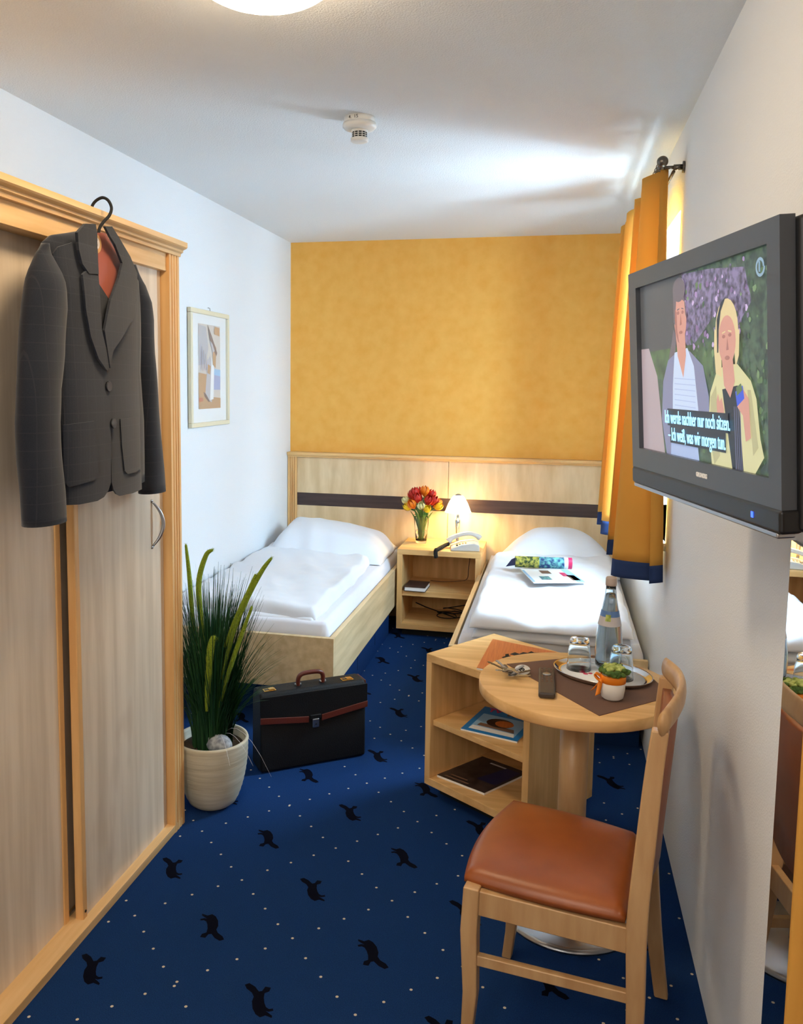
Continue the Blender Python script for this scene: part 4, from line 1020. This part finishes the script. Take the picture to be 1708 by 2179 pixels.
# seat corners at the apron line: near-front, far-front, far-back, near-back
def loft4(mb, rows, mi=0):   # rows of (center, halfx vec, halfy vec)
    R = []
    for c, a, b in rows: R.append([c-a-b, c+a-b, c+a+b, c-a+b])
    mb.rings(R, True, mi, False)
u = Vector((.984, -.170, 0)); w_ = Vector((.170, .984, 0))    # u: from chair front to its back; w_: towards the far side
def leg(P, sizes):
    mb = MB(); loft4(mb, [(p_, u*s_[0], w_*s_[1]) for p_, s_ in zip(P, sizes)]); return mb.build('leg', M['chairwood'], ch, bevel=.004)
leg([V(-.154, 1.878, .438), V(-.158, 1.876, .33), V(-.152, 1.872, .18), V(-.158, 1.874, .08), V(-.170, 1.876, 0)], [(.019, .018), (.020, .018), (.017, .016), (.014, .014), (.013, .013)])
leg([V(-.072, 2.262, .438), V(-.075, 2.264, .33), V(-.071, 2.262, .18), V(-.077, 2.266, .08), V(-.086, 2.268, 0)], [(.019, .018), (.020, .018), (.017, .016), (.014, .014), (.013, .013)])
NS = [V(.205, 1.826, .002), V(.212, 1.826, .20), V(.207, 1.826, .43), V(.218, 1.832, .62), V(.229, 1.838, .78), V(.238, 1.842, .87)]
FS = [V(.318, 2.205, .002), V(.290, 2.190, .20), V(.268, 2.180, .43), V(.277, 2.186, .62), V(.286, 2.190, .78), V(.293, 2.194, .87)]
sz = [(.017, .013), (.019, .014), (.022, .015), (.021, .015), (.019, .014), (.018, .014)]
for P in (NS, FS):
    mb = MB(); k = 4; rows = []
    PP = smoothpts(P, k)
    for i, q in enumerate(PP):
        t_ = i/k; i0 = min(int(t_), len(sz)-2); f = t_-i0; s_ = (sz[i0][0]*(1-f)+sz[i0+1][0]*f, sz[i0][1]*(1-f)+sz[i0+1][1]*f); rows.append((q, u*s_[0], w_*s_[1]))
    loft4(mb, rows); mb.build('leg', M['chairwood'], ch, bevel=.004)
def bar(a, b, hz, hw, name):
    d = (b-a).normalized(); s_ = d.cross(Vector((0, 0, 1))).normalized(); mb = MB()
    loft4(mb, [(a, s_*hw, Vector((0, 0, hz))), (b, s_*hw, Vector((0, 0, hz)))]); mb.build(name, M['chairwood'], ch, bevel=.003)
bar(V(-.150, 1.876, .402), V(.205, 1.826, .395), .030, .010, 'apron')
bar(V(-.070, 2.262, .402), V(.268, 2.180, .395), .030, .010, 'apron')
bar(V(-.153, 1.886, .402), V(-.075, 2.256, .402), .030, .010, 'apron')
bar(V(.209, 1.836, .395), V(.266, 2.172, .395), .030, .010, 'apron')
bar(V(-.152, 1.872, .262), V(.206, 1.826, .262), .013, .009, 'stretcher')
bar(V(-.071, 2.262, .262), V(.280, 2.186, .262), .013, .009, 'stretcher')
# cushion
cs = MB(); CQ = [V(-.188, 1.884, 0), V(.190, 1.810, 0), V(.250, 2.190, 0), V(-.092, 2.296, 0)]
nx = 28
def cpt(a, b): 
    # bilinear with rounded corners and gently bowed front edge
    p_ = CQ[0].lerp(CQ[1], a).lerp(CQ[3].lerp(CQ[2], a), b); return p_-u*(.016*math.sin(PI*b)*(1-a))
top = []; bot = []
for j in range(nx+1):
    for i in range(nx+1):
        a0, b0 = i/nx*2-1, j/nx*2-1
        # square to rounded square
        a1 = a0*math.sqrt(1-.5*b0*b0*.22); b1 = b0*math.sqrt(1-.5*a0*a0*.22)
        e = max(abs(a0), abs(b0)); h_ = (1-e**7)**.6 if e < 1 else 0
        q = cpt(.5+.5*a1, .5+.5*b1); dome = .010*(1-a0*a0)*(1-b0*b0)
        top.append((q.x, q.y, .446+.024*h_+dome)); bot.append((q.x, q.y, .434))
N = len(top); fs = []; q_ = lambda i, j: j*(nx+1)+i
for j in range(nx):
    for i in range(nx):
        fs.append((q_(i, j), q_(i+1, j), q_(i+1, j+1), q_(i, j+1))); fs.append((N+q_(i, j), N+q_(i, j+1), N+q_(i+1, j+1), N+q_(i+1, j)))
for i in range(nx):
    fs += [(q_(i, 0), N+q_(i, 0), N+q_(i+1, 0), q_(i+1, 0)), (q_(i, nx), q_(i+1, nx), N+q_(i+1, nx), N+q_(i, nx)), (q_(0, i), q_(0, i+1), N+q_(0, i+1), N+q_(0, i)), (q_(nx, i), N+q_(nx, i), N+q_(nx, i+1), q_(nx, i+1))]
cs.add(top+bot, fs, 0, True); cs.build('seat', M['leather_seat'], ch)
# crest rail: bowed backwards between the stiles
cr = MB(); rows = []
for k in range(13):
    t_ = k/12; a = V(.238, 1.824, .888).lerp(V(.290, 2.206, .890), t_); bow = .038*math.sin(PI*t_); hz = .026+.004*math.sin(PI*t_); zc = .012*math.sin(PI*t_)
    tn = (w_+u*(.040*PI*math.cos(PI*t_)/.384)).normalized(); nn = Vector((tn.y, -tn.x, 0))
    R_ = [a+u*bow+Vector((0, 0, zc))+nn*(.0105*math.cos(q*PI/6))+Vector((0, 0, hz*math.sin(q*PI/6))) for q in range(12)]
    rows.append(R_)
cr.rings(rows, True, 0, True); cr.build('crest_rail', M['chairwood'], ch)
# upholstered back pad between the stiles
bp_ = MB(); rows = []
for k in range(11):
    t_ = k/10; bow = .026*math.sin(PI*t_); ring = []
    for z, dx in ((.50, 0), (.60, .006), (.72, .015), (.85, .024)):
        a = V(.207, 1.842, 0).lerp(V(.268, 2.166, 0), t_)+u*(bow+dx-.012); a.z = z; ring.append(a)
    for z, dx in ((.85, .024), (.72, .015), (.60, .006), (.50, 0)):
        a = V(.207, 1.842, 0).lerp(V(.268, 2.166, 0), t_)+u*(bow+dx+.008); a.z = z; ring.append(a)
    rows.append(ring)
bp_.rings(rows, True, 0, True); bp_.build('backrest', M['leather_seat'], ch)

# ------------------------------------------------------------------ curtain rod and curtains
cr_ = root('curtain_rod', (.34, 3.9, 2.404), 'dark nickel curtain rod with ball finials above the window', 'curtain rod')
MB().tube([(.340, 3.33, 2.404), (.340, 4.56, 2.404)], .009, 14).build('pole', M['darksteel'], cr_)
for yy in (3.303, 4.585): MB().ball((.340, yy, 2.404), .020, n=24, m=16).tube([(.340, yy, 2.404), (.340, yy+(.03 if yy < 4 else -.03), 2.404)], .011, 12).build('finial', M['darksteel'], cr_)
for yy in (3.345, 4.54):
    b = MB().tube([(.346, yy, 2.392), (.400, yy, 2.392)], .0065, 10).tube([(XR-.008, yy, 2.392), (XR-.0005, yy, 2.392)], .021, 20).tube([(.383, yy, 2.392), (.415, yy, 2.392)], .0105, 12)
    b.ball((.340, yy, 2.395), .013)
    b.build('bracket', M['darksteel'], cr_)
# short second pole for the net, carried under the same bracket
MB().tube([(.385, 3.35, 2.378), (.385, 4.54, 2.378)], .006, 10).build('inner_pole', M['darksteel'], cr_)
for k in range(7):
    yy = 3.37+.055*k
    rg = MB().tube([(.340+.0145*math.cos(2*PI*q/16), yy, 2.400+.0145*math.sin(2*PI*q/16)) for q in range(17)], .0018, 6); rg.build('ring', M['darksteel'], cr_)
def curtain(name, label, y0t, y1t, y0b, y1b, xct, xcb, at_, ab_, nf, zt_, zb_, ph_, side=1, group='ochre window curtains'):
    r_ = root(name, ((xct), (y0t+y1t)/2, zt_), label, 'curtain', group)
    nu, nv = nf*14, 40
    def P(u_, v_):   # v_ 0 top, 1 bottom
        y = (y0t+(y1t-y0t)*u_)*(1-v_)+(y0b+(y1b-y0b)*u_)*v_
        amp = at_+(ab_-at_)*v_**1.2; xc = xct+(xcb-xct)*v_
        s_ = math.sin(2*PI*nf*u_+ph_+.5*v_*math.sin(3*u_+ph_)); x = xc+amp*s_*(.8+.3*math.sin(7.3*u_+ph_))
        y += .35*amp*math.cos(2*PI*nf*u_+ph_)*math.sin(2*PI*nf*u_*.5)
        z = zt_-(zt_-zb_)*v_+(.012*math.sin(2*PI*nf*u_+.5) if v_ < .03 else 0)+.006*math.sin(11*u_)*v_
        return Vector((min(x, XR-.006), y, z))
    def sheet(v0, v1, nv_, name_, mt):
        mb = MB(); R = [[P(i/nu, v0+(v1-v0)*j/nv_) for i in range(nu+1)] for j in range(nv_+1)]
        mb.rings(R, False, 0, True, closed=False); o = mb.build(name_, mt, r_)
        md = o.modifiers.new('s', 'SOLIDIFY'); md.thickness = .0025; md.offset = 0
        return o
    sheet(0, .957, nv, 'fabric', M['curtain']); sheet(.957, 1, 4, 'hem', M['hem'])
    return r_
curtain('curtain', 'nearer ochre curtain with blue hem, partly behind the television', 3.34, 3.82, 3.22, 3.80, .328, .318, .040, .088, 4, 2.385, .875, .3)
curtain('curtain', 'farther ochre curtain with blue hem, glowing near the orange wall', 4.06, 4.50, 4.05, 4.45, .315, .262, .034, .042, 4, 2.385, .900, 1.4)

# ochre curtain hanging beside the mirror (near right edge)
ec = root('curtain', (.36, .95, 2.2), 'ochre cloth hanging at the right edge in front of the mirror', 'curtain')
mb = MB(); R = []
for j in range(25):
    z = 2.30-2.28*j/24; R.append([Vector((.360-.052*math.cos(2*PI*3*i/60), .84+.255*i/60+.0*z, z)) for i in range(61)])
mb.rings(R, False, 0, True, closed=False); o = mb.build('fabric', M['curtain'], ec); md = o.modifiers.new('s', 'SOLIDIFY'); md.thickness = .003
MB().tube([(.36, .80, 2.305), (.36, 1.12, 2.305), (XR-.0005, 1.12, 2.305)], .008, 10).build('rail', M['darksteel'], ec)

# ------------------------------------------------------------------ mirror
mr = root('wall_mirror', (XR, 1.25, 1.0), 'tall frameless mirror on the right wall below the television', 'mirror')
MB().box(XR-.007, XR-.001, .75, 1.617, .03, 1.33).build('backing', M['greyprint'], mr)
MB().box(XR-.0085, XR-.0072, .75, 1.619, .03, 1.33).build('mirror_glass', M['mirror'], mr)

# ------------------------------------------------------------------ television
TA = Vector((.290, 1.297, 1.838)); td = Vector((-.228, .974, 0)).normalized()
tn = Vector((-td.y, td.x, 0))     # towards the room (viewer side)
tilt = math.radians(3.9)
tup = (Vector((0, 0, 1))*math.cos(tilt)+tn*math.sin(tilt)).normalized()
tno = td.cross(tup).normalized()
if tno.dot(tn) < 0: tno = -tno
# local x = from near (right in photo) to far (left in photo); use x' from far to near so text reads properly
TW, TH_ = .660, .450
O = TA+td*TW
tx_ = -td
Mtv = Matrix(((tx_.x, tup.x, tno.x, O.x), (tx_.y, tup.y, tno.y, O.y), (tx_.z, tup.z, tno.z, O.z), (0, 0, 0, 1)))   # x right, y up (0 at top edge), z out of screen
tv = root('television', tuple(O+tx_*TW/2+tup*-.22), 'wide grey flat television on a wall arm showing two women outdoors', 'television')
sx0, sx1, sy0, sy1 = .046, .622, -.372, -.034     # screen opening
fz = MB()
for (a, b, c, d) in ((0, TW, sy1, 0), (0, TW, -.416, sy0), (0, sx0, sy0, sy1), (sx1, TW, sy0, sy1)): fz.box(a, b, c, d, -.022, 0, M_=Mtv)
bz = fz.build('bezel', M['tvgrey'], tv)
MB().box(.004, TW+.004, -.450, -.414, -.030, .004, M_=Mtv).build('speaker_bar', M['black'], tv, bevel=.006)
MB().box(.010, TW-.01, -.458, -.449, -.026, .002, M_=Mtv).build('bottom_strip', M['steel'], tv, bevel=.003)
MB().box(.002, TW+.012, -.448, -.002, -.060, -.0225, M_=Mtv).build('housing', M['tvside'], tv, bevel=.008)
MB().box(.06, TW-.03, -.42, -.03, -.088, -.058, M_=Mtv).build('rear_cover', M['blackmatte'], tv, bevel=.012)
lg = MB(); text(lg, 'GRUNDIG', .0105, Mtv @ Matrix.Translation((.378, -.395, .0006)), 0, bold=.0006); lg.build('maker_name', M['paper'], tv)
MB().box(.575, .581, -.437, -.428, .004, .0052, M_=Mtv).build('power_light', emis('blue_led', (40, 70, 230), 2), tv)
# wall arm
P0 = Mtv @ Vector((.36, -.25, -.085)); arm = MB()
Pw = Vector((XR-.012, P0.y+.10, P0.z)); arm.tube([P0, Pw], .016, 12); arm.box(XR-.012, XR-.001, Pw.y-.06, Pw.y+.06, Pw.z-.10, Pw.z+.10)
arm.build('wall_arm', M['black'], tv)
# screen image: built from emissive cut-outs on the panel
S = .30
def em(n, c, s=S): return emis('screen_'+n, c, s)
def emn(name, c1, c2, sc):
    m, t, p = nodes('screen_'+name); p.inputs['Roughness'].default_value = .3; p.inputs['Base Color'].default_value = (.02, .02, .02, 1)
    tc = t.nodes.new('ShaderNodeTexCoord'); n = t.nodes.new('ShaderNodeTexNoise'); n.inputs['Scale'].default_value = sc; n.inputs['Detail'].default_value = 6
    r = t.nodes.new('ShaderNodeValToRGB'); r.color_ramp.elements[0].position = .38; r.color_ramp.elements[1].position = .62
    r.color_ramp.elements[0].color = (*lin(c1), 1); r.color_ramp.elements[1].color = (*lin(c2), 1)
    t.links.new(tc.outputs['Object'], n.inputs['Vector']); t.links.new(n.outputs['Fac'], r.inputs['Fac']); t.links.new(r.outputs['Color'], p.inputs['Emission Color'])
    p.inputs['Emission Strength'].default_value = S; return m
SM = [em('grey', (72, 74, 78)), emn('foliage', (46, 66, 56), (96, 124, 92), 60), emn('lilac', (84, 74, 96), (170, 152, 196), 90), em('path', (156, 146, 156)), em('hair_grey', (98, 92, 102)),
      em('skin', (182, 136, 126)), em('shirt', (172, 192, 224)), em('cardigan', (116, 122, 156)), em('hair_blond', (192, 180, 140)), em('cream_shirt', (184, 186, 146)), em('black', (34, 40, 50)),
      em('text', (150, 214, 255), .62), em('logo', (120, 150, 176)), em('leggrey', (92, 96, 126)), em('skin_dark', (150, 104, 98)), em('cup', (56, 84, 200)), em('lime', (84, 108, 76)), emn('grass', (66, 92, 56), (106, 140, 84), 30), em('shirt_sh', (146, 168, 210)), em('cream_sh', (160, 160, 124)), em('bloom_a', (150, 128, 176)), em('bloom_b', (112, 92, 136)), em('bloom_c', (178, 162, 204)), em('leaf_a', (60, 84, 62)), em('leaf_b', (104, 130, 96))]
sc2 = MB(); lay = [0]
SWd, SHt = sx1-sx0, sy1-sy0
def sp2(pts, mi, step=1):
    lay[0] += step; z = -.010+.00006*lay[0]
    sc2.add([Mtv @ Vector((sx0+SWd*a, sy0+SHt*(1-b), z)) for a, b in pts], [list(range(len(pts)))], mi)
def ell(cx, cy, rx, ry, mi, n=22, rot=0):
    sp2([(cx+rx*math.cos(2*PI*k/n)*math.cos(rot)-ry*math.sin(2*PI*k/n)*math.sin(rot)*.6, cy+ry*math.sin(2*PI*k/n)*math.cos(rot)+rx*math.cos(2*PI*k/n)*math.sin(rot)*1.6) for k in range(n)], mi)
sp2([(0, 0), (1, 0), (1, 1), (0, 1)], 1)
sp2([(0, 0), (.40, 0), (.38, .20), (.33, .42), (0, .44)], 0)
sp2([(.40, .0), (.62, .02), (.84, .06), (.88, .22), (.78, .34), (.66, .24), (.52, .36), (.44, .42), (.40, .30)], 2)
sp2([(.08, .40), (.62, .38), (.64, .60), (.10, .56)], 17)
sp2([(0, .38), (.08, .38), (.16, .55), (.22, 1), (0, 1)], 3)
rs = random.Random(4)
for k in range(230):      # blossom and leaf clusters behind the two women
    a = rs.uniform(.40, .99); b = rs.uniform(.0, .95)
    lil = b < .40 and a < .86 and rs.random() < .75
    if not lil and b < .05: continue
    mi = rs.choice((20, 21, 22, 2)) if lil else rs.choice((23, 24, 16, 1))
    r_ = rs.uniform(.008, .022); n_ = 7
    sp2([(a+r_*rs.uniform(.6, 1.2)*math.cos(2*PI*q/n_)*SHt/SWd, b+r_*rs.uniform(.6, 1.2)*math.sin(2*PI*q/n_)) for q in range(n_)], mi, .04)
# left woman
sp2([(.325, .29), (.35, .33), (.335, .44), (.29, .50), (.262, .49), (.30, .38)], 4)
sp2([(.27, .46), (.38, .40), (.46, .42), (.56, .50), (.60, .66), (.60, .84), (.50, .92), (.52, 1), (.24, 1), (.20, .80), (.22, .58)], 7)
sp2([(.33, .42), (.44, .40), (.49, .50), (.53, .82), (.30, .84), (.31, .60)], 6)
sp2([(.29, .84), (.50, .82), (.52, 1), (.28, 1)], 18)
for k in range(9): sp2([(.325, .56+.03*k), (.50, .57+.03*k), (.50, .574+.03*k), (.325, .565+.03*k)], 18)
sp2([(.345, .30), (.425, .30), (.43, .44), (.405, .56), (.36, .44)], 5)
ell(.388, .235, .052, .135, 5)
ell(.380, .080, .052, .066, 4); sp2([(.330, .10), (.36, .10), (.352, .18), (.345, .27), (.332, .25)], 4)
sp2([(.37, .11), (.41, .10), (.435, .16), (.440, .24), (.432, .22), (.425, .15)], 4); sp2([(.345, .18), (.36, .20), (.362, .30), (.378, .37), (.365, .36), (.345, .30)], 14)
ell(.372, .205, .011, .010, 14, 10); ell(.410, .205, .010, .010, 14, 10); sp2([(.394, .21), (.402, .27), (.386, .275)], 14); ell(.393, .312, .015, .009, 14, 10)
sp2([(.365, .185), (.385, .180), (.385, .186), (.365, .191)], 4); sp2([(.402, .180), (.42, .185), (.42, .191), (.402, .186)], 4)
sp2([(.36, .78), (.44, .76), (.52, .80), (.50, .83), (.40, .83)], 5)
# right woman
sp2([(.615, .64), (.66, .54), (.72, .50), (.80, .50), (.88, .58), (.91, .66), (.93, .84), (.95, .92), (.90, 1), (.62, 1), (.60, .80)], 9)
sp2([(.70, .62), (.80, .60), (.83, 1), (.76, 1)], 10)
for k in range(4): sp2([(.775+.012*k, .70), (.779+.012*k, .70), (.789+.012*k, 1), (.784+.012*k, 1)], 13)
sp2([(.62, .66), (.66, .60), (.68, .95), (.64, 1), (.61, .86)], 19)
sp2([(.86, .62), (.88, .62), (.92, .88), (.89, .92)], 19)
ell(.735, .335, .074, .150, 8)
sp2([(.655, .32), (.70, .38), (.70, .56), (.66, .54), (.65, .42)], 8); sp2([(.78, .34), (.818, .34), (.812, .46), (.79, .52)], 8)
sp2([(.700, .44), (.77, .44), (.785, .58), (.755, .66), (.715, .60)], 5)
ell(.738, .385, .056, .120, 5)
sp2([(.672, .28), (.70, .20), (.735, .175), (.70, .24), (.685, .33), (.68, .44), (.672, .44)], 10)
ell(.718, .365, .011, .009, 14, 10); ell(.758, .360, .011, .009, 14, 10); sp2([(.742, .37), (.750, .43), (.734, .432)], 14); ell(.740, .468, .016, .011, 14, 10)
sp2([(.708, .345), (.73, .338), (.73, .345), (.708, .352)], 8); sp2([(.748, .336), (.77, .342), (.77, .349), (.748, .343)], 8)
# hands and cup
sp2([(.665, .68), (.675, .64), (.685, .68), (.70, .66), (.715, .72), (.705, .80), (.67, .80)], 5)
sp2([(.80, .64), (.84, .62), (.87, .66), (.88, .84), (.85, .86), (.835, .74), (.80, .70)], 5)
sp2([(.79, .63), (.835, .60), (.845, .66), (.80, .70)], 15); sp2([(.795, .61), (.825, .59), (.835, .62), (.80, .65)], 16)
# subtitle
sp2([(.268, .735), (.742, .735), (.742, .832), (.268, .832)], 10); sp2([(.29, .832), (.725, .832), (.725, .930), (.29, .930)], 10)
ring_ = lambda r0, r1, cx, cy, mi: [sp2([(cx+r_*math.cos(a)*SHt/SWd, cy+r_*math.sin(a)) for r_, a in ((r0, k*PI/10), (r1, k*PI/10), (r1, (k+1)*PI/10), (r0, (k+1)*PI/10))], mi) for k in range(20)]
ring_(.028, .042, .945, .085, 12)
lz = -.010+.00006*(lay[0]+1)+.0004
for s_, cy in (('Ich werde nachher nur noch sitzen.', .783), ('\u2013 Ich wei\u00df, was wir morgen tun.', .880)):
    text(sc2, s_, .036, Mtv @ Matrix.Translation((sx0+SWd*.506, sy0+SHt*(1-cy)-.001, lz)), 11, sx=.57 if 'werde' in s_ else .55, bold=.0001)
text(sc2, '1', .020, Mtv @ Matrix.Translation((sx0+SWd*.945, sy0+SHt*(1-.085), lz)), 12, bold=.0008)
sc2.build('screen', SM, tv)
MB().box(sx0-.002, sx1+.002, sy0-.002, sy1+.002, -.0215, -.012, M_=Mtv).build('screen_panel', M['black'], tv)
